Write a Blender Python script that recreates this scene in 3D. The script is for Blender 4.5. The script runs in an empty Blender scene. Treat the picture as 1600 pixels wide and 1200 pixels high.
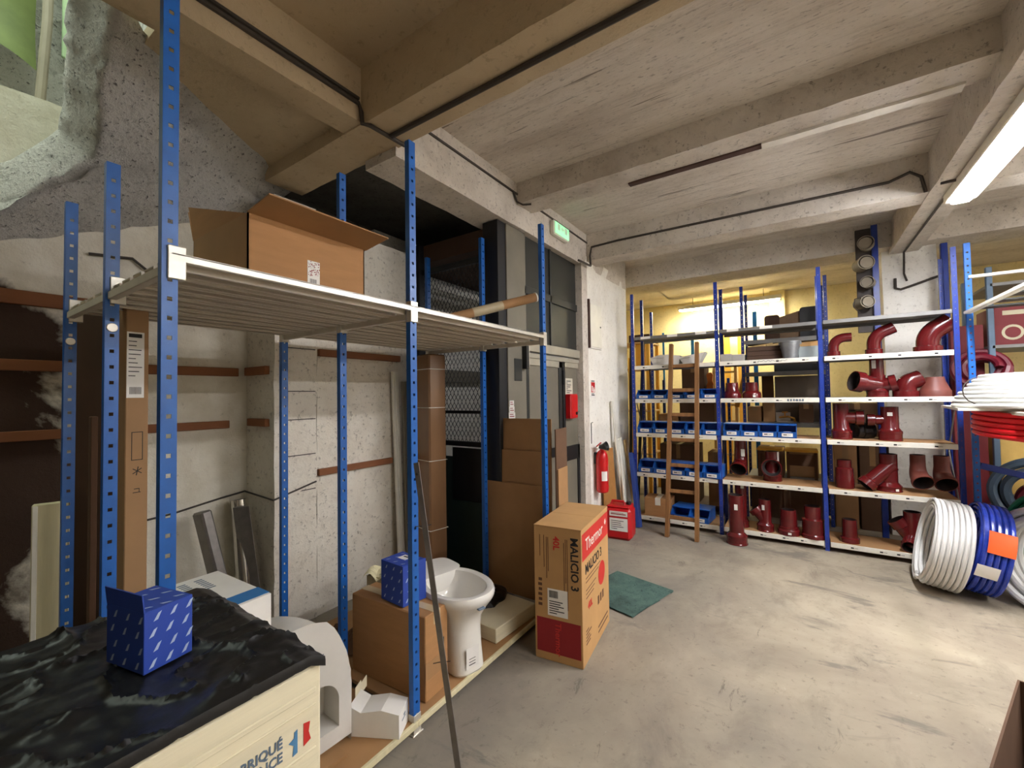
import bpy, math, random
from mathutils import Vector, Matrix, Euler
random.seed(7)
S = bpy.context.scene
COL = S.collection
def lin(c):
    return tuple((v/255/12.92 if v/255 <= .04045 else ((v/255+.055)/1.055)**2.4) for v in c)

# ------------------------------------------------------------------ camera
F_PX = 666.0
cd = bpy.data.cameras.new('camera'); cam = bpy.data.objects.new('camera', cd); COL.objects.link(cam)
cd.sensor_width = 36.0; cd.lens = 36.0*F_PX/1600.0; cd.clip_start = .02
RM = Matrix(((0.829, 0.028, 0.558), (0.559, -0.015, -0.829), (-0.015, 1.0, -0.028)))
RM = RM.to_quaternion().normalized().to_matrix()
cam.matrix_world = Matrix.Translation((0, 0, 1.5)) @ RM.to_4x4()
S.camera = cam
# ------------------------------------------------------------------ world and exposure
w = bpy.data.worlds.new('world'); S.world = w; w.use_nodes = True
w.node_tree.nodes['Background'].inputs[0].default_value = (.05, .05, .055, 1)
w.node_tree.nodes['Background'].inputs[1].default_value = .3
S.view_settings.view_transform = 'Standard'; S.view_settings.look = 'None'
S.view_settings.gamma = 1; S.view_settings.use_curve_mapping = False
S.view_settings.exposure = 2.27
TUBE_POWER = 44.0          # emission strength of the cool tubes in the near hall
TUBE_COLOR = (.98, .985, 1.04)
BACK_POWER = 28.0          # the tube in the room behind
BACK_COLOR = (1.0, .93, .72)

# ------------------------------------------------------------------ materials
def nodes(name):
    m = bpy.data.materials.new(name); m.use_nodes = True
    nt = m.node_tree; b = nt.nodes['Principled BSDF']
    return m, nt, b
def _mix(nt, fac, a, b):
    n = nt.nodes.new('ShaderNodeMix'); n.data_type = 'RGBA'
    for k, v in ((0, fac), (6, a), (7, b)):
        if isinstance(v, (tuple, list)): n.inputs[k].default_value = tuple(v)+(1,) if len(v) == 3 else v
        elif isinstance(v, (int, float)): n.inputs[k].default_value = v
        else: nt.links.new(v, n.inputs[k])
    return n.outputs[2]
def _noise(nt, scale, detail=4, rough=.55, stretch=None, dist=0, off=(0, 0, 0)):
    tc = nt.nodes.new('ShaderNodeTexCoord'); n = nt.nodes.new('ShaderNodeTexNoise')
    n.inputs['Scale'].default_value = scale; n.inputs['Detail'].default_value = detail
    n.inputs['Roughness'].default_value = rough; n.inputs['Distortion'].default_value = dist
    mp = nt.nodes.new('ShaderNodeMapping'); mp.inputs['Scale'].default_value = stretch or (1, 1, 1)
    mp.inputs['Location'].default_value = off
    nt.links.new(tc.outputs['Object'], mp.inputs[0]); nt.links.new(mp.outputs[0], n.inputs['Vector'])
    return n.outputs['Fac']
def _ramp(nt, src, lo, hi, a=0., b=1.):
    r = nt.nodes.new('ShaderNodeMapRange'); r.inputs[1].default_value = lo; r.inputs[2].default_value = hi
    r.inputs[3].default_value = a; r.inputs[4].default_value = b; nt.links.new(src, r.inputs[0]); return r.outputs[0]
def _bump(nt, b, src, strength, dist=.01):
    n = nt.nodes.new('ShaderNodeBump'); n.inputs['Strength'].default_value = strength; n.inputs['Distance'].default_value = dist
    nt.links.new(src, n.inputs['Height']); nt.links.new(n.outputs[0], b.inputs['Normal'])
MATS = {}
def M(name, rgb, rough=.6, metal=0., var=.12, scale=6., bump=0., bscale=40., stretch=None, spec=.5, coat=0.):
    if name in MATS: return MATS[name]
    m, nt, b = nodes(name); c = lin(rgb)
    n = _noise(nt, scale, 5, .6, stretch)
    col = _mix(nt, _ramp(nt, n, .3, .7), tuple(v*(1-var) for v in c), tuple(min(1, v*(1+var)) for v in c))
    nt.links.new(col, b.inputs['Base Color'])
    b.inputs['Roughness'].default_value = rough; b.inputs['Metallic'].default_value = metal
    b.inputs['Specular IOR Level'].default_value = spec; b.inputs['Coat Weight'].default_value = coat
    if bump: _bump(nt, b, _noise(nt, bscale, 4, .6, stretch), bump, .004)
    MATS[name] = m; return m
def concrete(name, base, dirt, pale, scale=1.2, amount=.5, specks=.35, stretch=None, bump=.5, lines=None, bdist=.012, off=(0, 0, 0)):
    """painted concrete: large dirt clouds, pale worn areas, dark specks, optional board-mark lines"""
    m, nt, b = nodes(name); base, dirt, pale = lin(base), lin(dirt), lin(pale)
    n1 = _noise(nt, scale, 8, .62, stretch, .3, off); n2 = _noise(nt, scale*4.3, 6, .6, stretch, 0, off); n3 = _noise(nt, scale*22, 5, .7, stretch, 0, off)
    col = _mix(nt, _ramp(nt, n2, .35, .7, 0, .7), base, pale)
    col = _mix(nt, _ramp(nt, n1, .48, .78, 0, amount), col, dirt)
    n5 = _noise(nt, scale*9, 7, .75, stretch, .6, (off[0]+3, off[1], off[2]+1))
    col = _mix(nt, _ramp(nt, n5, .54, .66, 0, specks*.8), col, tuple(v*.75 for v in dirt))
    col = _mix(nt, _ramp(nt, n3, .58, .66, 0, min(1, specks*1.7)), col, tuple(v*.4 for v in dirt))
    if lines:
        sx, lo = lines
        n4 = _noise(nt, 1.0, 3, .7, sx, 0, off)
        col = _mix(nt, _ramp(nt, n4, lo, lo+.05, 0, .75), col, tuple(v*.4 for v in dirt))
        n6 = _noise(nt, 1.0, 6, .8, (sx[0]*.5, sx[1]*1.7, sx[2]), 0, (2, 5, 0))
        col = _mix(nt, _ramp(nt, n6, .55, .70, 0, .45), col, tuple(v*.7 for v in dirt))
    nt.links.new(col, b.inputs['Base Color']); b.inputs['Roughness'].default_value = .93
    b.inputs['Specular IOR Level'].default_value = .2
    if bump: _bump(nt, b, n3, bump, bdist)
    MATS[name] = m; return m
def emit(name, color, power):
    m, nt, b = nodes(name); b.inputs['Base Color'].default_value = (.9, .9, .9, 1)
    b.inputs['Emission Color'].default_value = tuple(color)+(1,); b.inputs['Emission Strength'].default_value = power
    MATS[name] = m; return m

CEIL = concrete('painted_ceiling', (214, 204, 190), (150, 134, 116), (226, 218, 206), 1.0, .55, .3, (1, 3, 1), .5, ((.9, 17, 1), .64))
BEAM = concrete('painted_beam', (208, 198, 184), (124, 110, 94), (222, 214, 202), 1.6, .5, .3, None, .6)
NEARC = concrete('brown_near_ceiling', (198, 178, 146), (150, 128, 98), (206, 188, 158), 1.1, .5, .15, None, .35)  # browner base for the near bay than the far ceiling has
WALLW = concrete('worn_white_wall', (222, 214, 198), (150, 134, 112), (232, 227, 214), 1.5, .45, .32, None, .5)
WALLR = concrete('rough_grey_plaster', (228, 224, 216), (116, 112, 104), (236, 232, 226), 2.2, .5, .5, None, 1.0, None, .03)
WALLH = concrete('bright_white_wall', (240, 236, 226), (186, 174, 156), (244, 242, 234), 1.4, .35, .2, None, .25)
WALLY = concrete('yellow_painted_wall', (232, 216, 160), (186, 166, 110), (238, 222, 172), 1.2, .35, .2, None, .2)
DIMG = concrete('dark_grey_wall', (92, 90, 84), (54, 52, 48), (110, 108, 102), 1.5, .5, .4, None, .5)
def floor_mat():
    m, nt, b = nodes('worn_concrete_floor')
    n1 = _noise(nt, .8, 8, .62, None, .4); n2 = _noise(nt, 3.1, 8, .68, (1, .6, 1), .5); n3 = _noise(nt, 26, 5, .7); n4 = _noise(nt, 1.7, 6, .7, (.5, 1.6, 1), .8, (3, 1, 0))
    col = _mix(nt, _ramp(nt, n1, .35, .68), lin((136, 124, 108)), lin((182, 170, 147)))
    col = _mix(nt, _ramp(nt, n2, .52, .70, 0, .7), col, lin((118, 108, 94)))
    col = _mix(nt, _ramp(nt, n4, .56, .64, 0, .65), col, lin((104, 99, 90)))
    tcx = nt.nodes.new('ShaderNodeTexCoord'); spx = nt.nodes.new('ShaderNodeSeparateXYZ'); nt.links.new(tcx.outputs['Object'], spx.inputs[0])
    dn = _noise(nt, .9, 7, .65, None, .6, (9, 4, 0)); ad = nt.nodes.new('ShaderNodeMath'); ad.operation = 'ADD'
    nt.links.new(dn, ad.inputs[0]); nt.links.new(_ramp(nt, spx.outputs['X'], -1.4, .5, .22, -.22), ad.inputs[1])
    col = _mix(nt, _ramp(nt, ad.outputs[0], .42, .72, 0, .6), col, lin((116, 110, 102)))   # darker grey mixed in towards the rack side, with a noisy edge
    n5 = _noise(nt, 5.5, 7, .75, (1.6, .6, 1), 1.0, (5, 2, 0)); n6 = _noise(nt, 11, 6, .75, None, 0, (1, 7, 0))
    col = _mix(nt, _ramp(nt, n5, .62, .68, 0, .6), col, lin((92, 86, 76)))
    col = _mix(nt, _ramp(nt, n6, .66, .72, 0, .5), col, lin((206, 196, 176)))
    col = _mix(nt, _ramp(nt, n3, .58, .70, 0, .45), col, lin((88, 80, 70)))
    nt.links.new(col, b.inputs['Base Color']); b.inputs['Roughness'].default_value = .78; b.inputs['Specular IOR Level'].default_value = .3
    _bump(nt, b, n2, .35, .008); return m
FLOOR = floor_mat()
def stained_mat():
    """pale wall whose old dark-brown coat survives in large patches towards the near end"""
    m, nt, b = nodes('peeling_brown_wall')
    tc = nt.nodes.new('ShaderNodeTexCoord'); sp = nt.nodes.new('ShaderNodeSeparateXYZ'); nt.links.new(tc.outputs['Object'], sp.inputs[0])
    n1 = _noise(nt, 2.0, 7, .6, None, .4); n3 = _noise(nt, 24, 5, .7); n2 = _noise(nt, 7, 6, .6)
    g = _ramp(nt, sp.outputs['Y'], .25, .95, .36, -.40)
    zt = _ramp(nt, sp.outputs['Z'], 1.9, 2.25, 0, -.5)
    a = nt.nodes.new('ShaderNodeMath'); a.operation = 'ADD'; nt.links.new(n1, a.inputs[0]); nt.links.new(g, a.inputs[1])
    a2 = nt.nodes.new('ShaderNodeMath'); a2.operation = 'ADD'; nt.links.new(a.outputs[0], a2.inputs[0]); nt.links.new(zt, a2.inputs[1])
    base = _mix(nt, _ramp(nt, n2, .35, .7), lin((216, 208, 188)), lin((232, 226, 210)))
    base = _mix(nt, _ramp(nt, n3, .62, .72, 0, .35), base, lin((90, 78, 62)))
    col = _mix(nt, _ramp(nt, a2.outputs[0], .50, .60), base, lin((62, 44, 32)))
    nt.links.new(col, b.inputs['Base Color']); b.inputs['Roughness'].default_value = .93; _bump(nt, b, n3, .6, .015); return m
WALLS = stained_mat()

BLUE = M('blue_painted_steel', (24, 92, 170), .38, .0, .12, 14, .05)
NAVY = M('navy_painted_steel', (30, 56, 142), .36, 0, .12, 14)
SKYB = M('sky_blue_steel', (40, 140, 210), .45, 0, .1, 10)
GALV = M('galvanised_steel', (205, 200, 186), .38, .55, .1, 20)
SLAT = M('grey_zinc_sheet', (204, 194, 176), .5, .0, .1, 8, 0, 40, (1, .2, 1))
CREAM = M('cream_painted_steel', (226, 222, 208), .45, 0, .06, 10)
GREYST = M('grey_shelf_steel', (120, 118, 114), .45, .2, .1, 10)
CARD = M('brown_cardboard', (170, 124, 78), .82, 0, .08, 5, .08, 60, (1, 1, 6))
CARD2 = M('dull_brown_cardboard', (160, 120, 78), .85, 0, .10, 4, .08, 60)
CARD3 = M('pale_brown_cardboard', (184, 142, 90), .82, 0, .07, 6, .06, 60)
CARDD = M('dark_brown_cardboard', (96, 68, 46), .85, 0, .12, 4)
WCARD = M('cream_white_cardboard', (226, 216, 184), .75, 0, .08, 7, .12, 30, (1, .3, 6))
WHITE = M('white_paper', (232, 228, 220), .7, 0, .04, 10)
BLUECARD = M('blue_printed_cardboard', (34, 66, 158), .55, 0, .08, 8)
BLUEBIN = M('blue_plastic', (26, 92, 178), .38, 0, .08, 9)
MAROON = M('maroon_enamel', (92, 20, 22), .20, 0, .14, 9, .04, 30, None, .6)
MAROOND = M('dusty_maroon_enamel', (116, 60, 50), .5, 0, .16, 10)
DARKIN = M('dark_tar_lining', (34, 24, 22), .7, 0, .2, 10)
BLACKF = M('black_plastic_film', (20, 20, 20), .36, 0, .3, 9, .3, 22, None, .5)
BLACK = M('black_paint', (18, 18, 19), .5, 0, .15, 8)
DGREY = M('dark_grey_sheet', (46, 47, 44), .45, .1, .12, 3, .05, 20)
DOORG = M('grey_door_sheet', (116, 110, 96), .5, .1, .12, 3, .04, 18)
LGREY = M('light_grey_steel', (158, 152, 136), .5, .1, .1, 6)
CERAM = M('white_glazed_ceramic', (232, 228, 218), .09, 0, .02, 4, 0, 40, None, .6, .3)
CERAMD = M('dusty_white_ceramic', (206, 202, 194), .35, 0, .06, 5)
WOODB = M('red_brown_batten_wood', (136, 84, 48), .75, 0, .2, 5, .1, 30, (1, .15, 1))
WOODL = M('worn_ladder_wood', (130, 90, 50), .65, 0, .28, 7, .1, 30, (3, 3, .4))
PLY = M('dark_brown_plywood', (70, 46, 28), .75, 0, .15, 3)
PINE = M('pale_pine_board', (204, 172, 116), .7, 0, .15, 4, .05, 30, (4, 4, .4))
OAK = M('yellow_wood', (226, 170, 60), .6, 0, .12, 4)
MDF = M('orange_brown_chipboard', (176, 124, 66), .8, 0, .1, 12)
CREAMB = M('cream_wood_board', (210, 200, 160), .7, 0, .1, 5, .05, 30, (5, 5, .4))
RED = M('fire_red_paint', (196, 22, 26), .3, 0, .06, 8)
REDJ = M('red_plastic_can', (184, 18, 26), .38, 0, .07, 6)
REDH = M('red_hose', (226, 24, 34), .4, 0, .06, 10)
WHOSE = M('white_hose', (226, 225, 220), .42, 0, .06, 8)
BLUEH = M('blue_wrapped_hose', (40, 64, 168), .2, 0, .3, 16, .3, 30, None, .6)
GREENH = M('green_hose', (20, 112, 74), .45, 0, .12, 10)
ORANGE = M('orange_sticker', (248, 92, 24), .6, 0, .04, 20)
GREENMAT = concrete('green_rubber_mat', (74, 98, 90), (30, 36, 36), (92, 116, 106), 3.0, .75, .4, (1, 1, 1), .3)
INK = M('black_ink', (28, 24, 22), .7)
INKR = M('red_ink', (196, 44, 34), .7, 0, .05)
INKDR = M('dark_red_ink', (140, 22, 28), .7, 0, .05)
INKB = M('blue_ink', (76, 128, 168), .7)
INKN = M('dull_navy_ink', (96, 112, 128), .7)
INKP = M('pale_print', (170, 186, 214), .6)
INKBR = M('brown_print', (96, 62, 38), .8)
STRIPE = M('blue_stripe_print', (44, 116, 178), .6, 0, .06)
CHROME = M('polished_flue_steel', (200, 196, 186), .16, .95, .05, 6)
STEEL = M('dull_bar_steel', (128, 122, 116), .45, .5, .15, 20)
CABLE = M('dark_cable_sheath', (62, 54, 46), .7)
PIPEP = M('grey_painted_pipe', (150, 140, 122), .7, 0, .1)
RUST = M('dark_brown_timber', (72, 50, 42), .85, 0, .2, 10)
PLASTER = M('fresh_white_plaster', (222, 216, 204), .9, 0, .08, 14, .3, 40)
BLUEW = M('blue_painted_wood', (36, 66, 142), .55, 0, .15, 8)
ZINC = M('zinc_bucket', (150, 152, 154), .38, .7, .15, 14)
FOLI = M('olive_green_sheet', (104, 118, 62), .7, 0, .25, 5)
PALEG = M('pale_green_glass', (176, 204, 158), .3, 0, .1, 6)
BRASS = M('brass', (206, 150, 70), .3, .9, .1, 10)
DUST = M('dark_duct', (70, 62, 56), .6, .2, .2, 8)

# ------------------------------------------------------------------ mesh builder
class G:
    def __init__(s): s.v = []; s.f = []; s.sm = []; s.mi = []
    def add(s, vs, fs, smooth=False, mi=0, X=None):
        o = len(s.v)
        s.v += [tuple(X @ Vector(p)) if X is not None else tuple(p) for p in vs]
        for f in fs: s.f.append([i+o for i in f]); s.sm.append(smooth); s.mi.append(mi)
        return s
    def box(s, lo, hi, b=0., X=None, mi=0):
        x0, y0, z0 = lo; x1, y1, z1 = hi
        b = min(b, .45*abs(x1-x0), .45*abs(y1-y0), .45*abs(z1-z0))
        if b <= 0:
            return s.add([(x0, y0, z0), (x1, y0, z0), (x1, y1, z0), (x0, y1, z0), (x0, y0, z1), (x1, y0, z1), (x1, y1, z1), (x0, y1, z1)],
                         [(0, 3, 2, 1), (4, 5, 6, 7), (0, 1, 5, 4), (1, 2, 6, 5), (2, 3, 7, 6), (3, 0, 4, 7)], False, mi, X)
        vs = []; idx = {}
        for cx in (0, 1):
            for cy in (0, 1):
                for cz in (0, 1):
                    P = ((x0, x1)[cx], (y0, y1)[cy], (z0, z1)[cz]); d = (1-2*cx, 1-2*cy, 1-2*cz)
                    for a in range(3):
                        q = [P[k]+(0 if k == a else b*d[k]) for k in range(3)]
                        idx[(cx, cy, cz, a)] = len(vs); vs.append(q)
        fs = []
        I = lambda c, a: idx[(c[0], c[1], c[2], a)]
        for a in range(3):
            u, v = (a+1) % 3, (a+2) % 3
            for sd in (0, 1):
                cs = []
                for (p, q) in ((0, 0), (1, 0), (1, 1), (0, 1)):
                    c = [0, 0, 0]; c[a] = sd; c[u] = p; c[v] = q; cs.append(I(c, a))
                fs.append(cs if sd else cs[::-1])
            for p in (0, 1):
                for q in (0, 1):
                    c0 = [0, 0, 0]; c1 = [0, 0, 0]; c0[u] = c1[u] = p; c0[v] = c1[v] = q; c1[a] = 1
                    fs.append([I(c0, u), I(c1, u), I(c1, v), I(c0, v)] if (p == q) else [I(c0, v), I(c1, v), I(c1, u), I(c0, u)])
        for cx in (0, 1):
            for cy in (0, 1):
                for cz in (0, 1):
                    c = (cx, cy, cz); t = [I(c, 0), I(c, 1), I(c, 2)]
                    fs.append(t if (cx+cy+cz) % 2 else t[::-1])
        return s.add(vs, fs, False, mi, X)
    def prism(s, poly, h0, h1, axis='z', X=None, mi=0):
        n = len(poly)
        mp = {'z': lambda p, h: (p[0], p[1], h), 'y': lambda p, h: (p[0], h, p[1]), 'x': lambda p, h: (h, p[0], p[1])}[axis]
        vs = [mp(p, h0) for p in poly]+[mp(p, h1) for p in poly]
        fs = [list(range(n))[::-1], list(range(n, 2*n))]+[(i, (i+1) % n, n+(i+1) % n, n+i) for i in range(n)]
        return s.add(vs, fs, False, mi, X)
    def slab(s, poly3, thick, X=None, mi=0):
        """polygon in space given a thickness vector"""
        n = len(poly3); t = Vector(thick)
        vs = [tuple(p) for p in poly3]+[tuple(Vector(p)+t) for p in poly3]
        return s.add(vs, [list(range(n))[::-1], list(range(n, 2*n))]+[(i, (i+1) % n, n+(i+1) % n, n+i) for i in range(n)], False, mi, X)
    def lathe(s, prof, n=20, X=None, mi=0, arc=2*math.pi, smooth=True):
        m = len(prof); full = abs(arc-2*math.pi) < 1e-6; k = n if full else n+1
        vs = [(r*math.cos(arc*j/n), r*math.sin(arc*j/n), z) for j in range(k) for (r, z) in prof]
        fs = [(j*m+i, ((j+1) % k)*m+i, ((j+1) % k)*m+i+1, j*m+i+1) for j in range(n) for i in range(m-1)]
        return s.add(vs, fs, smooth, mi, X)
    def frames(s, path):
        P = [Vector(p) for p in path]; T = []
        for i in range(len(P)):
            a = P[max(i-1, 0)]; b = P[min(i+1, len(P)-1)]; T.append((b-a).normalized() if (b-a).length > 1e-9 else (T[-1] if T else Vector((0, 0, 1))))
        up = Vector((0, 0, 1)) if abs(T[0].z) < .9 else Vector((1, 0, 0))
        N = (up-T[0]*up.dot(T[0])).normalized(); out = []
        for i in range(len(P)):
            if i: N = (N-T[i]*N.dot(T[i])).normalized()
            out.append((P[i], N, T[i].cross(N)))
        return out
    def tube(s, path, r, n=10, X=None, mi=0, caps=True, closed=False, smooth=True):
        fr = s.frames(path); rr = r if isinstance(r, (list, tuple)) else [r]*len(path); vs = []
        for (p, N, B), q in zip(fr, rr):
            vs += [tuple(p+(N*math.cos(2*math.pi*j/n)+B*math.sin(2*math.pi*j/n))*q) for j in range(n)]
        m = len(path); fs = [(i*n+j, i*n+(j+1) % n, (i+1)*n+(j+1) % n, (i+1)*n+j) for i in range(m-1) for j in range(n)]
        s.add(vs, fs, smooth, mi, X)
        if caps and not closed:
            s.add(vs[:n], [list(range(n))[::-1]], False, mi, X); s.add(vs[-n:], [list(range(n))], False, mi, X)
        return s
    def pipe(s, path, r, wall=.007, n=22, X=None, mi=0, mi_in=1):
        """hollow pipe with open ends"""
        rr = r if isinstance(r, (list, tuple)) else [r]*len(path); fr = s.frames(path); ring = []
        for sub, m_ in ((0, mi), (wall, mi_in)):
            vs = []
            for (p, N, B), q in zip(fr, rr):
                vs += [tuple(p+(N*math.cos(2*math.pi*j/n)+B*math.sin(2*math.pi*j/n))*(q-sub)) for j in range(n)]
            m = len(path); fs = [(i*n+j, i*n+(j+1) % n, (i+1)*n+(j+1) % n, (i+1)*n+j) for i in range(m-1) for j in range(n)]
            s.add(vs, fs if not sub else [f[::-1] for f in fs], True, m_, X); ring.append((vs[:n], vs[-n:]))
        for e in (0, 1):
            a, b = ring[0][e], ring[1][e]
            s.add(list(a)+list(b), [(j, (j+1) % n, n+(j+1) % n, n+j) for j in range(n)], False, mi, X)
        return s
    def grid(s, fn, nu, nv, X=None, mi=0, smooth=True):
        vs = [fn(i/nu, j/nv) for i in range(nu+1) for j in range(nv+1)]
        fs = [(i*(nv+1)+j, (i+1)*(nv+1)+j, (i+1)*(nv+1)+j+1, i*(nv+1)+j+1) for i in range(nu) for j in range(nv)]
        return s.add(vs, fs, smooth, mi, X)
    def mesh(s, name, mats):
        me = bpy.data.meshes.new(name); me.from_pydata(s.v, [], s.f)
        for m in (mats if isinstance(mats, (list, tuple)) else [mats]): me.materials.append(m)
        me.polygons.foreach_set('use_smooth', s.sm); me.polygons.foreach_set('material_index', s.mi)
        me.update(); me.validate()
        if any(s.sm): me.set_sharp_from_angle(angle=math.radians(35))
        return me
def link(name, me, parent=None, loc=(0, 0, 0), rot=(0, 0, 0)):
    o = bpy.data.objects.new(name, me); COL.objects.link(o); o.location = loc; o.rotation_euler = rot
    if parent is not None: o.parent = parent
    return o
def part(name, g, mat, parent, label=None, loc=(0, 0, 0), rot=(0, 0, 0)):
    o = link(name, g.mesh(name, mat) if isinstance(g, G) else g, parent, loc, rot)
    if label: o['label'] = label
    if name in ('print', 'handwriting', 'barcode'): o['kind'] = 'stuff'
    return o
def tag(o, label, cat, group=None):
    o['label'] = label; o['category'] = cat
    if group: o['group'] = group
    return o
def thing(name, label, cat, loc=(0, 0, 0), rz=0., group=None, rot=None):
    o = link(name, None, None, loc, rot or (0, 0, rz)); o.empty_display_size = .1
    return tag(o, label, cat, group)
def solo(name, g, mat, label, cat, loc=(0, 0, 0), rz=0., group=None, rot=None):
    o = link(name, g.mesh(name, mat) if isinstance(g, G) else g, None, loc, rot or (0, 0, rz))
    return tag(o, label, cat, group)
def struct(name, g, mat, label=None, parent=None):
    o = link(name, g.mesh(name, mat), parent)
    if parent is None: o['kind'] = 'structure'
    if label: o['label'] = label
    return o
def copy_tree(o, parent=None):
    c = o.copy(); COL.objects.link(c); c.parent = parent
    for ch in list(o.children): copy_tree(ch, c)
    return c
def text_mesh(txt, size, depth=.0006, align='LEFT', bold=0.0, sx=1.0):
    cu = bpy.data.curves.new('txt', 'FONT'); cu.body = txt; cu.size = size; cu.extrude = depth; cu.align_x = align; cu.offset = bold; cu.resolution_u = 2
    o = bpy.data.objects.new('txt', cu); COL.objects.link(o)
    dg = bpy.context.evaluated_depsgraph_get(); me = bpy.data.meshes.new_from_object(o.evaluated_get(dg))
    bpy.data.objects.remove(o); bpy.data.curves.remove(cu)
    if sx != 1: me.transform(Matrix.Diagonal((sx, 1, 1, 1)))
    return me
def lettering(name, txt, size, mat, parent, loc, rot, bold=0., align='LEFT', sx=1.0):
    me = text_mesh(txt, size, .0006, align, bold, sx); me.materials.clear(); me.materials.append(mat)
    return part(name, me, mat, parent, None, loc, rot)
def rotm(a, ax): return Matrix.Rotation(math.radians(a), 4, ax)
def T(x, y, z): return Matrix.Translation((x, y, z))
R90 = math.pi/2
FACE_PX = (R90, 0, R90)        # text lying on a +X face, reading along +Y
FACE_MY = (R90, 0, 0)          # text on a -Y face, reading along +X
def arc(c, r, a0, a1, n, plane='xz'):
    out = []
    for i in range(n+1):
        a = math.radians(a0+(a1-a0)*i/n); u, v = r*math.cos(a), r*math.sin(a)
        out.append({'xz': (c[0]+u, c[1], c[2]+v), 'yz': (c[0], c[1]+u, c[2]+v), 'xy': (c[0]+u, c[1]+v, c[2])}[plane])
    return out
ORD = ['first', 'second', 'third', 'fourth', 'fifth', 'sixth', 'seventh', 'eighth', 'ninth']

# ------------------------------------------------------------------ structure
ZC = 3.22
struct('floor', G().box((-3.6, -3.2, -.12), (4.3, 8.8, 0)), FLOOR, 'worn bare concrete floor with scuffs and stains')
struct('ceiling', G().box((-1.92, 1.5, ZC), (4.3, 8.8, ZC+.12)), CEIL, 'board-marked white painted concrete ceiling')
struct('ceiling.001', G().box((-1.92, -3.2, ZC), (4.3, 1.5, ZC+.12)), NEARC, 'dull brown concrete ceiling over the near bay')
struct('ceiling.002', G().box((-3.3, .60, 3.0), (-1.98, 1.40, 3.06)).box((-2.12, -3.2, 3.0), (-1.98, .60, 3.06)), NEARC, 'lower brown slab above the blue rack')
struct('ceiling.003', G().box((-3.5, 1.4, 3.12), (-1.9, 5.5, 3.2)), DIMG)  # dark material gives the void over the white wall its shade
struct('ceiling.004', G().box((-3.5, 5.3, ZC), (-1.9, 8.8, ZC+.1)), CEIL)
def rough_box(lo, hi, step=.12, amp=.006, seed=1, edge=.0):
    """box whose long faces are subdivided and slightly uneven"""
    from mathutils import noise
    g = G(); d = [hi[k]-lo[k] for k in range(3)]; n = [max(1, round(d[k]/step)) for k in range(3)]
    def pt(p):
        q = Vector(p); o = noise.noise_vector(q*6+Vector((seed, 0, 0)))*amp+noise.noise_vector(q*17)*amp*.6
        return tuple(q+o)
    for a in range(3):
        u, v = (a+1) % 3, (a+2) % 3
        for sd in (0, 1):
            def fn(i, j, a=a, u=u, v=v, sd=sd):
                p = [0, 0, 0]; p[a] = hi[a] if sd else lo[a]; p[u] = lo[u]+d[u]*i; p[v] = lo[v]+d[v]*j; return pt(p)
            h = G().grid(fn, n[u], n[v], smooth=False)
            if not sd: h.f = [f[::-1] for f in h.f]
            g.add(h.v, h.f, False)
    return g
# longitudinal beam carrying the hall side (runs away from the viewer), then its nearer length
struct('trim_1', rough_box((-2.12, 1.61, 2.865), (-1.85, 5.45, ZC+.02), .1, .006, 1), BEAM, 'long concrete beam above the lift doors')
struct('trim_2', rough_box((-2.0, -3.1, 2.93), (-1.85, 1.5, ZC+.02), .12, .004, 2), NEARC, 'brown near length of the long concrete beam')
struct('trim_3', rough_box((-2.84, 1.38, 2.92), (.84, 1.63, ZC+.02), .12, .004, 3), NEARC, 'nearest concrete cross beam')
struct('trim_4', rough_box((-1.86, 2.86, 3.05), (4.25, 3.08, ZC+.02), .1, .005, 4), BEAM, 'concrete cross rib with a dark timber strip')
struct('trim_5', rough_box((-1.86, 4.22, 2.93), (4.25, 4.46, ZC+.02), .1, .005, 5), BEAM, 'concrete cross beam carrying a dark cable')
struct('trim_6', rough_box((-3.2, 5.72, 2.96), (4.25, 6.15, ZC+.02), .15, .005, 6), BEAM, 'far concrete cross beam above the pipe shelving')
struct('trim_7', rough_box((.82, -3.1, 2.92), (1.05, 5.95, ZC+.02), .12, .007, 7), BEAM, 'right-hand long concrete beam with the tube lamp')
struct('trim_8', G().box((-1.0, 3.045, 3.038), (-.15, 3.10, 3.06), .004), RUST, 'dark timber strip along the rib')
struct('trim_9', rough_box((-.15, 3.03, 3.035), (.74, 3.10, 3.062), .05, .004, 9), PLASTER, 'rough white plaster strip along the rib')
struct('trim_10', G().box((-1.8505, 1.63, 3.12), (-1.838, 2.86, 3.135), .002).box((-1.8505, 3.08, 3.12), (-1.838, 4.22, 3.135), .002), CABLE, 'thin ledge line along the long beam')
struct('wall_pillar', rough_box((.76, 5.9, 0), (1.18, 6.3, 2.98), .15, .004, 8), WALLH, 'white concrete pillar behind the shelving')
# left wall: deep niche, pilaster, shallower length
struct('wall_left', rough_box((-3.4, -3.1, 0), (-3.17, 1.44, 3.05), .16, .006, 11), WALLS, 'peeling niche wall behind the blue rack')
struct('wall_left.001', rough_box((-3.4, 1.42, 0), (-2.8, 1.71, 2.84), .09, .007, 12), WALLW, 'worn white pilaster behind the blue rack')
struct('wall_left.002', rough_box((-3.2, 1.715, 0), (-2.806, 2.66, 2.76), .09, .006, 13), WALLW, 'worn white wall beside the lift cage')
struct('wall_left.004', G().box((-3.5, 1.4, 2.5), (-3.35, 2.75, 3.15)), DIMG)  # back of that void, its shade put into the dark colour
struct('wall_left.003', G().box((-3.5, 2.6, 0), (-3.3, 4.4, 3.1)), WALLH, 'white wall inside the lift cage')
struct('wall_shaft', G().box((-3.3, 4.3, 0), (-2.0, 4.5, 3.1)), WALLH, 'end wall inside the lift cage')
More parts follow.
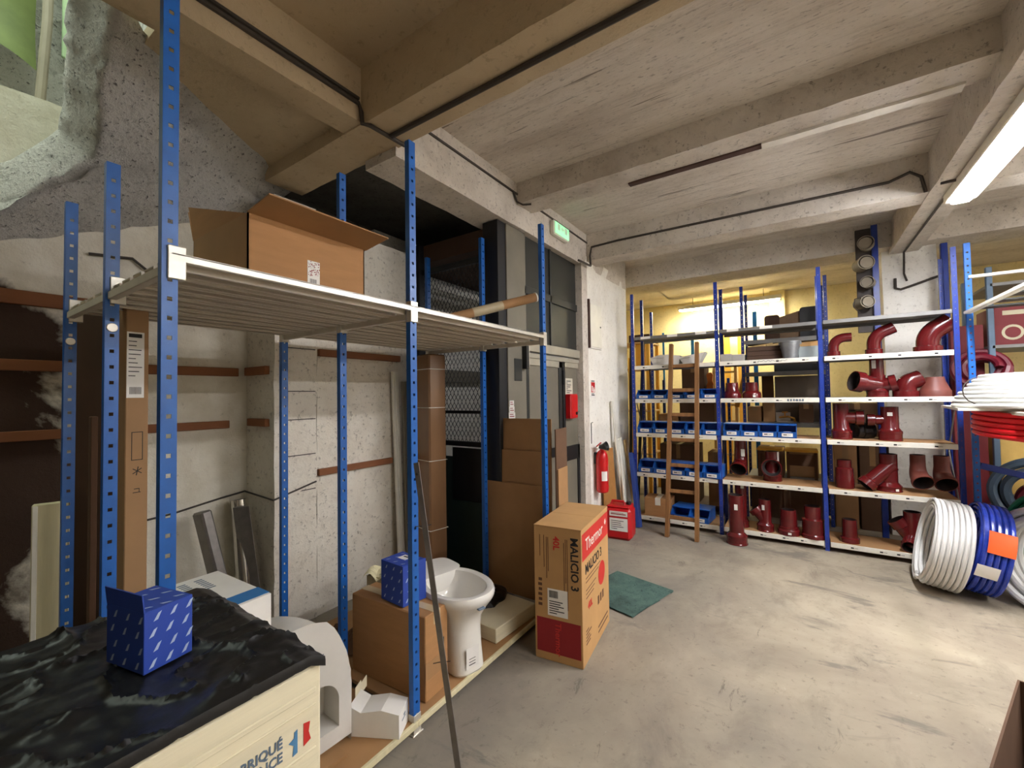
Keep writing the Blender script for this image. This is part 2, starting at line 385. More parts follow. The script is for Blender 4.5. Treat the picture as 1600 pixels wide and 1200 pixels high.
struct('wall_hall', rough_box((-2.2, 4.16, 0), (-1.85, 5.45, 2.98), .12, .003, 14), WALLH, 'white wall with the fire extinguisher')
struct('wall_hall.001', rough_box((-2.0, 4.03, 0), (-1.83, 4.165, 2.87), .08, .003, 15), BEAM, 'bare concrete jamb beside the lift doors')
struct('wall_hall.002', G().box((-3.3, 5.25, 0), (-2.15, 5.45, 3.0)), WALLY)
struct('wall_far', G().box((-3.4, 8.6, 0), (4.3, 8.8, ZC)), WALLY, 'yellow painted wall of the room behind')
struct('wall_far.001', G().box((-3.45, 5.4, 0), (-3.2, 8.7, ZC)), WALLY)
struct('wall_far.002', rough_box((-.38, 8.48, 0), (-.16, 8.62, ZC), .2, .003, 20), WALLY, 'yellow pilaster on the far wall')
struct('wall_right', G().box((4.2, -3.2, 0), (4.4, 8.8, ZC)), WALLW)
struct('wall_behind', G().box((-3.4, -3.3, 0), (4.4, -3.1, ZC)), WALLW)
# mortar joints on pilaster: thin recessed cracks
for i, z in enumerate((.88, 1.12, 1.36, 1.55, 1.84, 2.05)):
    struct('trim_%d' % (11+i), G().box((-2.806, 1.45+.03*(i % 2), z), (-2.7975, 1.70, z+.006)), CABLE)

# sloped plaster soffit up to a light well in the wall
def soffit():
    from mathutils import noise
    pl = [(-3.19, .10, 2.17), (-3.19, 1.45, 2.78), (-2.95, 1.65, 3.02), (-2.52, 1.12, 3.045), (-2.33, .76, 3.02), (-2.10, .477, 3.03), (-2.38, .511, 2.865), (-2.733, .557, 2.661)]
    import bmesh
    bm = bmesh.new(); vs = [bm.verts.new(p) for p in pl]; f = bm.faces.new(vs)
    r = bmesh.ops.extrude_face_region(bm, geom=[f]); nrm = Vector((-.55, -.25, .45))
    # the extruded copy becomes the outer (upper) side
    for e in r['geom']:
        if isinstance(e, bmesh.types.BMVert): e.co += nrm*.35
    bmesh.ops.triangulate(bm, faces=bm.faces[:])
    for _ in range(5):
        es = [e for e in bm.edges if e.calc_length() > .07]
        if es: bmesh.ops.subdivide_edges(bm, edges=es, cuts=1)
        bmesh.ops.triangulate(bm, faces=[q for q in bm.faces if len(q.verts) > 3])
    for v in bm.verts:
        e = max(0, 1-abs(v.co.y-.52)/.28) if v.co.z > 2.35 else 0
        v.co += noise.noise_vector(v.co*5)*.014+noise.noise_vector(v.co*19)*(.007+.012*e)
    bmesh.ops.recalc_face_normals(bm, faces=bm.faces[:])
    me = bpy.data.meshes.new('soffit'); bm.to_mesh(me); bm.free(); me.materials.append(WALLR)
    for p in me.polygons: p.use_smooth = True
    o = link('wall_soffit', me); o['kind'] = 'structure'; o['label'] = 'rough sloping plaster soffit above the rack'
soffit()
struct('wall_well', rough_box((-3.75, -1.2, 1.9), (-3.55, 1.2, 4.4), .09, .03, 31), WALLR, 'rough plaster back of the light well')
from mathutils import noise as _nz
def sill(i, j):
    p = Vector((-2.733, .60, 2.64)).lerp(Vector((-3.45, -.35, 1.85)), i).lerp(Vector((-3.62, .95, 3.10)).lerp(Vector((-3.62, -.5, 2.75)), i), j)
    return tuple(p+_nz.noise_vector(p*6)*.03+_nz.noise_vector(p*21)*.012)
struct('wall_well.001', G().grid(sill, 22, 18), WALLR, 'rough plaster sill of the light well')
struct('wall_well.002', rough_box((-3.7, .62, 3.06), (-2.0, .9, 4.4), .12, .02, 32), WALLR)
struct('fill_pane', G().box((-3.75, -1.2, 4.3), (-2.0, 1.2, 4.34)), emit('well_fill_glow', (.80, .92, .80), 1.1), 'added glowing pane over the light well')  # unseen emitter added to bring daylight into the well
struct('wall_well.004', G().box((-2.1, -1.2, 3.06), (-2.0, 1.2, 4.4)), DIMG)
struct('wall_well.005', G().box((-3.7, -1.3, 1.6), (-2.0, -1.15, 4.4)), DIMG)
def tarp(i, j):
    y = -.35+.80*i; z = 4.15-.85*j+.30*(1-i)*j
    return (-3.42+.05*math.sin(i*9)+.03*math.sin(j*7), y, z)
solo('tarpaulin', G().grid(tarp, 24, 16), FOLI, 'olive green sheet hanging in the light well', 'sheet')
solo('tarpaulin.001', G().grid(lambda i, j: (-3.36+.05*math.sin(i*7+j*4), -.35+.48*i, 3.86-.12*i-.32*j*math.sin(math.pi*min(1, i*.8+.25))), 16, 8), BLACK, 'dark rag hanging across the green sheet', 'sheet')
solo('glass_strip', G().box((-3.46, .555, 3.48), (-3.44, .72, 4.15), .004), PALEG, 'pale green glass strip at the top of the light well', 'glass')
solo('drain_pipe', G().tube([(-3.40, .50, 4.25), (-3.40, .49, 3.6), (-3.38, .46, 3.05)], .022, 10), PIPEP, 'thin vertical pipe running down the light well', 'pipe')

# wooden battens fixed to the left wall
def batten(x0, x1, y0, y1, z0, z1, label):
    solo('wall_batten', G().box((x0, y0, z0-z0), (x1, y1, z1-z0), .003), WOODB, label, 'batten', (0, 0, z0))
batten(-3.178, -3.145, -.4, 1.30, 1.985, 2.055, 'red-brown wooden batten highest in the niche just under the rack shelf')
batten(-3.178, -3.145, -.4, 1.36, 1.66, 1.715, 'red-brown wooden batten across the niche, middle of three')
batten(-3.178, -3.145, -.4, 1.305, 1.315, 1.365, 'red-brown wooden batten lowest in the niche above the flue pipes')
batten(-3.10, -2.86, 1.39, 1.425, 1.325, 1.375, 'short wooden batten on the side of the pilaster, lower one')
batten(-3.14, -2.86, 1.39, 1.425, 1.665, 1.72, 'short wooden batten on the side of the pilaster, upper one')
batten(-2.812, -2.775, 1.715, 2.36, .965, 1.01, 'long wooden batten on the white wall right of the pilaster')
batten(-2.812, -2.775, 1.72, 2.45, 1.80, 1.85, 'wooden batten on the white wall just below the rack shelf')

# cables and conduits
def cable(path, r, label, mat=CABLE, name='electric_cable'):
    solo(name, G().tube(path, r, 8), mat, label, 'cable')
cable([(-1.842, -2.5, 3.02), (-1.842, 1.36, 3.02), (-1.838, 1.372, 2.98), (-1.83, 1.372, 2.915), (-1.80, 1.40, 2.908), (-1.79, 1.62, 2.908)], .011, 'dark double cable along the near brown beam, dropping at the corner')
cable([(-1.842, -2.5, 3.045), (-1.842, 1.36, 3.045)], .009, 'thin upper cable along the near brown beam')
cable([(-1.78, 1.52, 2.906), (.82, 1.52, 2.906)], .013, 'dark conduit along the underside of the nearest cross beam')
cable([(-1.838, 2.80, 3.115), (-1.838, 2.84, 3.06), (-1.80, 2.87, 3.035), (-1.74, 2.90, 3.035)], .008, 'short looped cable under the first far rib')
cable([(-1.80, 3.9, 2.852), (-1.77, 4.12, 2.845), (-1.80, 4.205, 2.87), (-1.81, 4.212, 2.98), (-1.79, 4.212, 3.07), (-1.5, 4.212, 3.08), (.60, 4.212, 3.06), (.72, 4.212, 3.10), (.78, 4.212, 3.05), (.80, 4.21, 2.93)], .011, 'dark cable running along the cross beam beyond the exit sign')
cable([(.845, 4.05, 2.912), (.95, 4.02, 2.905), (1.06, 4.0, 2.91)], .009, 'short cable crossing under the lamp beam')
cable([(.93, 4.3, 2.912), (.93, 5.85, 2.912), (.93, 5.885, 2.70), (.95, 5.885, 2.62)], .009, 'thin conduit under the far part of the lamp beam')
cable([(.86, 5.885, 2.66), (.86, 5.885, 2.56), (.90, 5.885, 2.54), (1.0, 5.885, 2.57), (1.18, 5.885, 2.63)], .012, 'dark cable looping across the white pillar')
cable([(-3.15, .62, 2.30), (-3.15, .80, 2.32), (-3.14, .92, 2.22), (-3.14, 1.05, 2.20), (-3.12, 1.22, 2.36)], .008, 'thin bent cable on the wall behind the open box')
cable([(-3.16, .70, .80), (-3.16, 1.0, .82), (-3.155, 1.25, .86), (-3.15, 1.40, .88), (-2.79, 1.41, .86), (-2.79, 1.70, .93)], .006, 'thin old wire round the pilaster at low height')

# ------------------------------------------------------------------ lamps
def batten_lamp(name, label, x, y0, y1, z, mat, along='y', x1=None):
    t = thing(name, label, 'lamp', (x, y0, z))
    L = (y1-y0) if along == 'y' else (x1-x)
    X = Matrix.Identity(4) if along == 'y' else rotm(-90, 'Z')
    part('housing', G().box((-.085, 0, -.010), (.085, L, .055), .006, X), CREAM, t)
    part('diffuser', G().box((-.052, .03, -.03), (.052, L-.03, -.006), .010, X), mat, t, 'glowing lamp diffuser')
    for e in (0, L-.03): part('end_cap', G().box((-.053, e, -.031), (.053, e+.03, -.004), .010, X), CREAM, t)
    if z < 3.15 and z > 2.9:
        for e in (.25, L-.25): part('hanger', G().tube([tuple(X @ Vector((0, e, .05))), tuple(X @ Vector((0, e, ZC-z+.01)))], .004, 6), CABLE, t)
    return t
TUBE = emit('cool_tube_light', TUBE_COLOR, TUBE_POWER)
FILL_N = emit('near_fill_light', TUBE_COLOR, TUBE_POWER*.18); FILL_A = emit('aisle_fill_light', TUBE_COLOR, TUBE_POWER*.75)  # weaker emission for the added lamps out of view
TUBE2 = emit('warm_tube_light', BACK_COLOR, BACK_POWER)
batten_lamp('tube_lamp', 'lit fluorescent tube lamp along the right-hand beam', 1.0, 2.82, 4.34, 2.865, TUBE)
batten_lamp('fill_lamp.001', 'added fluorescent tube lamp next along the same beam, out of view', 1.0, .75, 2.27, 2.865, FILL_N)  # added unseen lamp, extra light on the rack side
batten_lamp('fill_lamp.005', 'added fluorescent tube lamp in the right-hand aisle, out of view', 3.3, 3.0, 4.52, 2.865, FILL_A)  # added unseen lamp to brighten the far-left walls
batten_lamp('fill_lamp.006', 'added fluorescent tube lamp in the right-hand aisle nearer the viewer, out of view', 3.3, 1.1, 2.62, 2.865, FILL_A)  # second added aisle lamp, more sideways light for the left walls
batten_lamp('tube_lamp.002', 'warm fluorescent lamp under the ceiling of the yellow room', -1.80, 8.2, 8.2, 3.03, TUBE2, 'x', -.20)
batten_lamp('fill_lamp.007', 'added short tube lamp inside the lift cage, hidden behind its doors', -2.0, 3.2, 3.8, 2.55, emit('cage_fill_light', TUBE_COLOR, TUBE_POWER*.10))  # hidden lamp added to brighten the wall behind the mesh
# green exit sign on the long beam
t = thing('exit_sign', 'glowing green emergency exit sign on the long beam', 'exit sign', (-1.85, 3.40, 2.97))
part('housing', G().box((0, 0, 0), (.05, .30, .13), .01), CREAM, t)
EXG = emit('exit_sign_green', (.01, .62, .16), .28)
part('panel', G().box((.048, .012, .012), (.056, .288, .118), .003), EXG, t, 'green luminous panel')
g = G().box((.056, .06, .05), (.0575, .10, .105)).box((.056, .20, .05), (.0575, .245, .105))
g.prism([(.125, .078), (.15, .10), (.15, .087), (.185, .087), (.185, .069), (.15, .069), (.15, .056)], .056, .0575, 'x')
part('pictogram', g, WHITE, t, 'white arrow and door symbols')

# ------------------------------------------------------------------ perforated posts
_PC = {}
def post_mesh(h, w=.038, d=.028, t=.0025, pitch=.055, hole=.012, mat=None, key='blue'):
    """channel post: perforated web in the plane x=0 (facing +X), two flanges running back"""
    k = (round(h, 3), w, d, pitch, hole, key)
    if k in _PC: return _PC[k]
    g = G(); n = int(h/pitch); z = 0.
    def ring(a, b, u0, u1, zz0, zz1, x): return [(x, a, zz0), (x, b, zz0), (x, b, zz1), (x, a, zz1)]
    for i in range(n):
        z0, z1 = i*pitch, (i+1)*pitch if i < n-1 else h
        zc = (i+.5)*pitch
        O = [(-w/2, z0), (w/2, z0), (w/2, z1), (-w/2, z1)]; I = [(-hole/2, zc-hole/2), (hole/2, zc-hole/2), (hole/2, zc+hole/2), (-hole/2, zc+hole/2)]
        vs = [(0, y, q) for y, q in O+I]+[(-t, y, q) for y, q in O+I]
        fs = []
        for j in range(4):
            m = (j+1) % 4
            fs += [(j, m, 4+m, 4+j), (8+j, 12+j, 12+m, 8+m), (4+j, 4+m, 12+m, 12+j)]
        g.add(vs, fs)
    for s in (-1, 1):
        g.box((-d, s*w/2-(t if s > 0 else 0), 0), (-t*.5, s*w/2+(t if s < 0 else 0), h))
    me = g.mesh('post', mat or BLUE); _PC[k] = me; return me
_FP = G().box((-.045, -.03, 0), (.010, .03, .006), .001).box((-.030, -.022, .004), (.004, .022, .085), .001).mesh('foot', GALV)

# ------------------------------------------------------------------ the big blue rack
RX = (-1.459, -2.0, -2.58); RY = (.452, 1.365, 2.58); SH = 1.92
rack = thing('storage_rack', 'tall blue perforated-post rack with a slatted metal shelf along the left wall', 'rack', (-1.459, 1.365, 0))
def RL(p): return (p[0]+1.459, p[1]-1.365, p[2])
heights = {(0, 0): 3.0, (0, 1): 2.69, (0, 2): 2.70, (1, 0): 2.345, (1, 1): 2.70, (1, 2): 2.72, (2, 0): 2.36, (2, 1): 2.66, (2, 2): 2.68}
for (i, j), h in heights.items():
    p = part('post', post_mesh(h), BLUE, rack, None, RL((RX[i]+(.0 if i == 0 else .012), RY[j], .0)))
    part('foot', _FP, GALV, p)
gz = G().box((-.03, -.021, 0), (.003, .023, .095), .002)
for (i, j) in heights:
    part('bracket', gz.mesh('bracket', GALV) if (i, j) == (0, 0) else bpy.data.meshes['bracket'], GALV, rack, None, RL((RX[i]+.004+(.0 if i == 0 else .012), RY[j]+(.014 if j == 0 else 0), SH-.075)))
# shelf: front and back lips, cross arms, slats per bay
for j in (0, 1):
    y0, y1 = RY[j], RY[j+1]
    part('shelf_lip', G().box((-.012, y0, SH-.024), (.006, y1, SH), .002).box((-.03, y0, SH-.006), (.006, y1, SH), .001), GALV, rack, 'pale galvanised front edge', (0+.001, -1.365, 0))
    part('shelf_lip', G().box((-.012, y0, SH-.024), (.006, y1, SH), .002), GALV, rack, None, (RX[2]+1.459, -1.365, 0))
    n = 10; wd = (RX[0]-RX[2]-.03)/n
    sl = G(); L = y1-y0-.012
    sl.prism([(0, 0), (0, -.030), (.014, -.030), (.014, -.027), (.003, -.027), (.003, -.003), (wd-.033, -.003), (wd-.033, -.027), (wd-.044, -.027), (wd-.044, -.030), (wd-.030, -.030), (wd-.030, 0)], 0, L, 'y')
    me = sl.mesh('slat', SLAT)
    for k in range(n):
        part('slat', me, SLAT, rack, None, (RX[2]+.02+k*wd+1.459, y0+.006-1.365, SH-.008+.0015*math.sin(k*2.1)))
for j in range(3):
    part('cross_arm', G().box((RX[2]-.02, -.012, SH-.062), (RX[0]-.01, .012, SH-.034), .002), SLAT, rack, None, (1.459, RY[j]-1.365, 0))
for (i, j, z) in ((1, 0, 1.76), (2, 0, 1.76)):
    part('washer', G().lathe([(0, .002), (.014, .002), (.016, 0)], 14, T(RX[i]+.014, RY[j], z) @ rotm(90, 'Y')), GALV, rack, None, (1.459, -1.365, 0))
# low boards with a pale lip along the front
for j in (0, 1):
    y0, y1 = RY[j]+.02, RY[j+1]-.02
    for q, (x0, x1) in enumerate(((-2.02, -1.462), (-2.58, -2.03))):
        part('bottom_board', G().box((x0, y0, .035), (x1, y1, .055), .002), CARD2, rack, None, (1.459, -1.365, 0))
    part('bottom_lip', G().box((-1.463, y0-.02, .032), (-1.447, y1+.02, .058), .002), CREAMB, rack, 'pale edge strip', (1.459, -1.365, 0))

# ------------------------------------------------------------------ open carton and tube on the rack shelf
ZS = SH+.0
t = thing('open_carton', 'open brown cardboard carton with raised flaps on the slatted rack shelf', 'box', (-1.78, .935, ZS))
bx, by, bh, th = .225, .237, .225, .005
part('bottom', G().box((-bx, -by, 0), (bx, by, th)), CARD, t)
part('side', G().box((bx-th, -by, 0), (bx, by, bh)), CARD, t)
part('side', G().box((-bx, -by, 0), (-bx+th, by, bh)), CARD, t)
part('side', G().box((-bx, -by, 0), (bx, -by+th, bh)), CARD2, t)
part('side', G().box((-bx, by-th, 0), (bx, by, bh)), CARD, t)
part('flap', G().box((0, -by, 0), (.15, by+.01, th)), CARD2, t, None, (bx-.002, 0, bh), (0, math.radians(-8), 0))
part('flap', G().box((0, -by, 0), (.14, by, th)), CARD2, t, None, (-bx, 0, bh), (0, math.radians(-112), 0))
part('flap', G().prism([(-bx, 0), (bx*.95, 0), (-bx, .13)], 0, th, 'y'), CARD, t, None, (0, -by, bh), (math.radians(8), 0, 0))
part('flap', G().prism([(-bx, 0), (bx, 0), (bx*.8, .12), (-bx*.8, .12)], 0, th, 'y'), CARD, t, None, (0, by, bh), (math.radians(-40), 0, 0))
g = G().box((bx, -.022, .0), (bx+.0015, .028, .115))
lb = part('label', g, WHITE, t, 'white sticker with red and grey speckled print')
g = G(); random.seed(3)
for k in range(70):
    y, z = random.uniform(-.02, .025), random.uniform(.055, .112); s = random.uniform(.0015, .0035); g.box((bx+.0014, y, z), (bx+.0022, y+s, z+s))
part('print', g, INKDR, lb)
g = G()
for k in range(7): g.box((bx+.0014, -.012+k*.004, .012), (bx+.0022, -.0105+k*.004, .045))
part('barcode', g, INK, lb)

t = thing('cardboard_tube', 'long brown cardboard tube propped across the far end of the rack shelf', 'tube', (0, 0, 0))
a, b = Vector((-1.56, 2.66, 2.215)), Vector((-2.25, 2.34, 1.955)); d = (b-a)
a, b = Vector((-1.56, 2.64, 2.21)), Vector((-2.05, 1.93, 1.955)); d = (b-a)
part('core', G().pipe([a, a+d*.3, a+d], .032, .006, 20), [CARD2, CARD], t)
part('end_ring', G().pipe([a-d*.004, a+d*.006], .034, .006, 20), [CREAM, CARD], t, 'pale end ring')
part('tape', G().pipe([a+d*.30, a+d*.55], .0332, .002, 20), [M('beige_tape', (176, 160, 128), .4), CARD], t, 'beige tape band')
solo('paper_wad', G().grid(lambda i, j: (.13*(i-.5)+.01*math.sin(j*9), .24*(j-.5), .012+.05*math.sin(i*math.pi)*(.6+.4*math.sin(j*11+i*5))), 10, 12), CARD2, 'crumpled brown paper wad under the cardboard tube', 'paper', (-1.72, 2.02, ZS), .3)

# ------------------------------------------------------------------ things standing in the rack
# grey flue pieces
g = G(); g.pipe([(0, 0, 0), (0, 0, .84)], .05, .003, 18)
solo('flue_pipe', g, [CHROME, STEEL], 'shiny polished steel flue pipe leaning in the niche corner', 'pipe', (-2.93, 1.33, .02), 0, None, (0, math.radians(-9), 0))
g = G(); g.box((-.055, -.03, 0), (.055, .03, .84), .01)
solo('metal_duct', g, STEEL, 'dull grey flat metal duct leaning left of the shiny flue pipe', 'pipe', (-2.83, 1.21, .02), .2, None, (math.radians(7), math.radians(-12), .1))
g = G(); g.prism([(0, 0), (.11, 0), (.11, .004), (.06, .03), (.05, .03), (.0, .004)], 0, .8, 'z')
solo('metal_gutter', g, STEEL, 'grey folded metal gutter piece between flue and pilaster', 'gutter', (-2.96, 1.345, .02), .3, None, (math.radians(3), math.radians(-6), .5))
# tall flat carton with a label, dark panel, cream board
t = thing('tall_carton', 'tall narrow brown carton with a shipping label standing behind the left posts', 'box', (-2.36, .60, .056), math.radians(4))
part('body', G().box((-.06, -.038, 0), (.06, .038, 1.85), .003), M('tan_cardboard', (158, 122, 84), .8, 0, .08, 5), t)
lb = part('label', G().box((.06, -.036, 1.46), (.0612, .022, 1.735)), WHITE, t, 'white shipping label')
g = G()
for k in range(9): g.box((.0612, -.03, 1.55+k*.018), (.0618, -.03+.045*(.5+.5*math.sin(k*2.3)**2), 1.5535+k*.018))
for k in range(9): g.box((.0612, -.026+k*.0045, 1.475), (.0618, -.0238+k*.0045, 1.505))
g.box((.0612, -.03, 1.712), (.0618, .014, 1.728))
part('print', g, INK, lb)
g = G()
for (y0, y1, z0, z1) in ((-.018, .02, 1.315, 1.318), (-.018, .02, 1.20, 1.203), (-.018, -.0155, 1.20, 1.318), (.0175, .02, 1.20, 1.318)): g.box((.0601, y0, z0), (.0606, y1, z1))
for a in (35, -35, 80): g.box((-.0005, -.018, -.0015), (.0006, .018, .0015), 0, T(.0603, .002, 1.155) @ rotm(a, 'X'))
g.box((.0601, -.012, 1.065), (.0606, .014, 1.068)); g.box((.0601, -.008, 1.08), (.0606, .010, 1.083)); g.box((.0601, .008, 1.068), (.0606, .010, 1.083))
part('handwriting', g, INK, t, 'hand-drawn rectangle, cross and mark')
solo('dark_panel', G().box((-.012, -.16, 0), (.012, .05, 1.90), .003), PLY, 'dark brown upright panel beside the tall narrow carton', 'board', (-2.72, .62, .056), math.radians(-50))
solo('brown_strip', G().box((-.02, -.012, 0), (.02, .012, 1.38), .003), CARDD, 'thin dark brown strip beside the rear left post', 'board', (-2.66, .545, .056), 0)
t = thing('cream_board', 'cream board standing at the far left behind the posts', 'board', (-2.75, .43, .0), math.radians(-15))
part('body', G().box((-.02, -.055, 0), (.02, .055, 1.06), .003), CREAMB, t)
part('edge_bead', G().box((.018, -.052, .0), (.026, -.036, 1.055), .002), CREAM, t)

# white and pale strips leaning at the wall corner
for k, (x, y, h, a, rz, m, lab) in enumerate(((-2.72, 2.40, 1.66, -2.2, .2, CREAM, 'pale flat strip leaning on the wall left of the wrapped boards'),
                                              (-2.70, 2.47, 1.58, -2, -.1, LGREY, 'grey flat strip leaning next to the pale strip'),
                                              (-2.66, 2.54, 1.72, -1, .1, CREAM, 'thin pale strip tucked beside the wrapped boards'))):
    solo('leaning_strip', G().box((-.012, -.035, 0), (.012, .035, h), .002).box((.010, -.012, 0), (.018, .012, h), .002), m, lab, 'strip', (x, y, .056), rz, None, (0, math.radians(a), rz))
# plastic-wrapped boards
t = thing('wrapped_boards', 'tall pack of brown cardboard lengths wrapped in clear film at the cage corner', 'package', (-2.50, 2.47, .056), math.radians(-12))
WRAP = M('film_wrapped_cardboard', (132, 98, 68), .22, 0, .12, 5, .35, 12, (1, 1, .25), .6)
part('board', G().box((-.165, -.07, 0), (-.02, .07, 1.74), .012), WRAP, t)
part('board', G().box((-.015, -.08, 0), (.165, .08, 1.78), .012), WRAP, t)
for z in (.42, .95, 1.36, 1.66): part('string', G().box((-.169, -.084, z), (.169, .084, z+.004), .001), CREAM, t, 'thin tie')
# cardboard sheets leaning at the far end
def sheet(x0, x1, y, h, mat, lab, tilt=2, rz=0., th=.008):
    solo('cardboard_sheet', G().box((x0, -th/2, 0), (x1, th/2, h), .001), mat, lab, 'cardboard', (0, y, .056), 0, None, (math.radians(-tilt), 0, rz))
sheet(-2.02, -1.47, 2.655, 1.275, CARD2, 'large flattened cardboard sheet rearmost at the far end of the rack', 1)
sheet(-1.955, -1.50, 2.635, 1.04, CARD2, 'shorter cardboard sheet in the middle of the leaning stack', 1)
sheet(-2.03, -1.49, 2.612, .80, CARD2, 'lowest cardboard sheet at the front of the leaning stack', 1)
solo('cardboard_sheet', G().box((-.005, -.11, 0), (.005, .11, 1.26), .001), CARDD, 'narrow cardboard piece edge-on against the last blue post', 'cardboard', (-1.44, 2.76, 0), .12)
solo('cardboard_sheet', G().box((-.004, -.09, 0), (.004, .09, .98), .001), CARD2, 'small thin cardboard piece beside the edge-on one', 'cardboard', (-1.425, 2.75, 0), .1)
# white sticker tower on cardboard
t = thing('paper_notice', 'small white notice with red print above the leaning cardboard', 'notice', (-1.79, 2.652, 1.332), -.7)
for k, (wd, z) in enumerate(((.05, 0), (.04, .045), (.034, .09))):
    q = part('sheet', G().box((0, -wd/2, z), (.002, wd/2, z+.044)), WHITE, t)
    part('print', G().box((.002, -wd*.35, z+.012), (.0028, wd*.35, z+.018)).box((.002, -wd*.35, z+.028), (.0028, wd*.2, z+.033)), INKDR, q)

# ------------------------------------------------------------------ foreground carton under black film
t = thing('film_covered_carton', 'big white carton under crumpled black plastic film in the left foreground', 'box', (-1.15, .0, 0))
CX0, CX1, CY0, CY1, CZ = -.27, .29, -.75, .536, .962
part('body', G().box((CX0, CY0, 0), (CX1, CY1, CZ-.016), .008), WCARD, t)
g = G()
for z, hgt in ((CZ-.075, .012), (CZ-.10, .004), (CZ-.19, .006), (CZ-.25, .004), (CZ-.37, .005)): g.box((CX1-.001, CY0, z), (CX1+.004, CY1-.015, z+hgt), .002)
part('crease', g, WCARD, t, 'raised creases in the carton front')
from mathutils import noise as NZ
def film(i, j):
    # i along y (near to far), j across x (front edge to back)
    y = CY0-.01+(CY1-CY0+.014)*i; u = -0.03+1.08*j
    x = CX1+.006-(CX1-CX0+.01)*max(0, min(1, u)); z = CZ+.006
    if u < 0: z = CZ+.004+u*.6; x = CX1+.006
    if u > 1: z = CZ+.012-(u-1)*.6
    p = Vector((x, y, z))
    f1 = NZ.noise(Vector((x*4, y*6, 2.)))*.003
    ridge = (1-abs(NZ.noise(Vector((x*5+y*2, y*3-x*4, 1.)))))**22*.012+(1-abs(NZ.noise(Vector((x*9-y*6, y*7+x*5, 5.)))))**26*.010
    fine = NZ.noise(Vector((x*34, y*34, 3.)))*.0022+NZ.noise(Vector((x*80, y*70, 3.)))*.0010
    if 0 <= u <= 1: p.z += max(-.004, f1+ridge+fine)*min(1, u*14+.25)+.020*max(0, u-.72)
    else: p.x += abs(fine); p.z += ridge*.3
    p.z -= .016*max(0, (i-.975)/.025)
    return tuple(p)
part('plastic_film', G().grid(film, 200, 100), BLACKF, t, 'glossy crumpled black plastic film')
lettering('print', 'FABRIQUÉ', .026, INKN, t, (CX1+.0008, .452, .818), FACE_PX, .0006, 'RIGHT', .86)
lettering('print', 'EN FRANCE', .026, INKN, t, (CX1+.0008, .452, .792), FACE_PX, .0006, 'RIGHT', .86)
def fl(pts): return [(.478+p[0]*.032, .786+p[1]*.048) for p in pts]
part('print', G().prism(fl([(-.45, .62), (-.1, .72), (-.08, .95), (.12, 1.0), (.12, .05), (-.2, 0), (-.12, .42)]), CX1+.0005, CX1+.0012, 'x'), INKB, t, 'pale blue part of the flag emblem')
part('print', G().prism(fl([(.52, 1.06), (.95, 1.0), (.86, .62), (1.0, .25), (.52, .12)]), CX1+.0005, CX1+.0012, 'x'), INKR, t, 'red part of the flag emblem')

# blue printed cartons with pale slanted dashes
def dash(g, X, w, h, nx, ny, sz=.02):
    for i in range(nx):
        for j in range(ny):
            u = w*((i+.5+.25*(j % 2))/nx-.5); v = h*(j+.5)/ny
            g.add([(-.12*sz, 0, -.5*sz), (.22*sz, 0, -.25*sz), (.22*sz, 0, .55*sz), (-.02*sz, 0, .3*sz)], [(0, 1, 2, 3)], False, 0, X @ T(u, -.0006, v) @ rotm(24, 'Y'))
def blue_carton(label, loc, rz, a, b, h, openlid, dsz):
    t = thing('blue_carton', label, 'box', loc, rz); X = Matrix.Identity(4)
    part('body', G().box((-a/2, -b/2, 0), (a/2, b/2, h), .001), BLUECARD, t)
    g = G(); dash(g, T(0, -b/2, 0), a, h, 3, 4, dsz); dash(g, T(a/2, 0, 0) @ rotm(90, 'Z'), b, h, 3, 4, dsz)
    dash(g, T(0, -b/2, h+.0007) @ rotm(-90, 'X') , a, b, 3, 3, dsz)
    part('print', g, INKP, t, 'pale slanted dashes')
    if openlid:
        part('flap', G().box((-a/2, 0, 0), (a/2, .0025, h*.30), 0), BLUECARD, t, None, (0, -b/2, h), (math.radians(6), 0, 0))
    else:
        lb = part('label', G().box((-a*.2, -b*.05, h), (a*.15, b*.32, h+.001)), WHITE, t, 'white sticker on top')
        part('barcode', G().box((-a*.12, .02, h+.001), (a*.08, .03, h+.0015)), INK, lb)
        part('flap', G().box((a/2, -b/2, 0), (a/2+.002, b/2, h*1.02)), BLUECARD, t, None, (0, .012, 0), (0, 0, math.radians(-8)))
    return t
blue_carton('blue carton with pale dashes and a raised flap on the black film', (-1.132, .322, .972), math.radians(12), .125, .088, .118, True, .020)
blue_carton('blue carton with pale dashes on top of the brown carton in the rack', (-1.735, 1.535, .462), math.radians(-3), .175, .14, .20, False, .024)

# white and blue striped carton in the rack
t = thing('striped_carton', 'white carton with a blue stripe behind the black film, in the rack', 'box', (-1.86, .862, .056), math.radians(2))
part('body', G().box((-.30, -.22, 0), (.13, .0, .69), .002), WHITE, t)
part('stripe', G().box((.03, -.2205, .6895), (.115, .0005, .691)), STRIPE, t, 'blue printed stripe')
g = G()
for k in range(14): g.box((-.26+.02*(k % 7), -.17+.06*(k//7), .6898), (-.25+.02*(k % 7), -.14+.06*(k//7), .6904))
part('print', g, INKN, t)

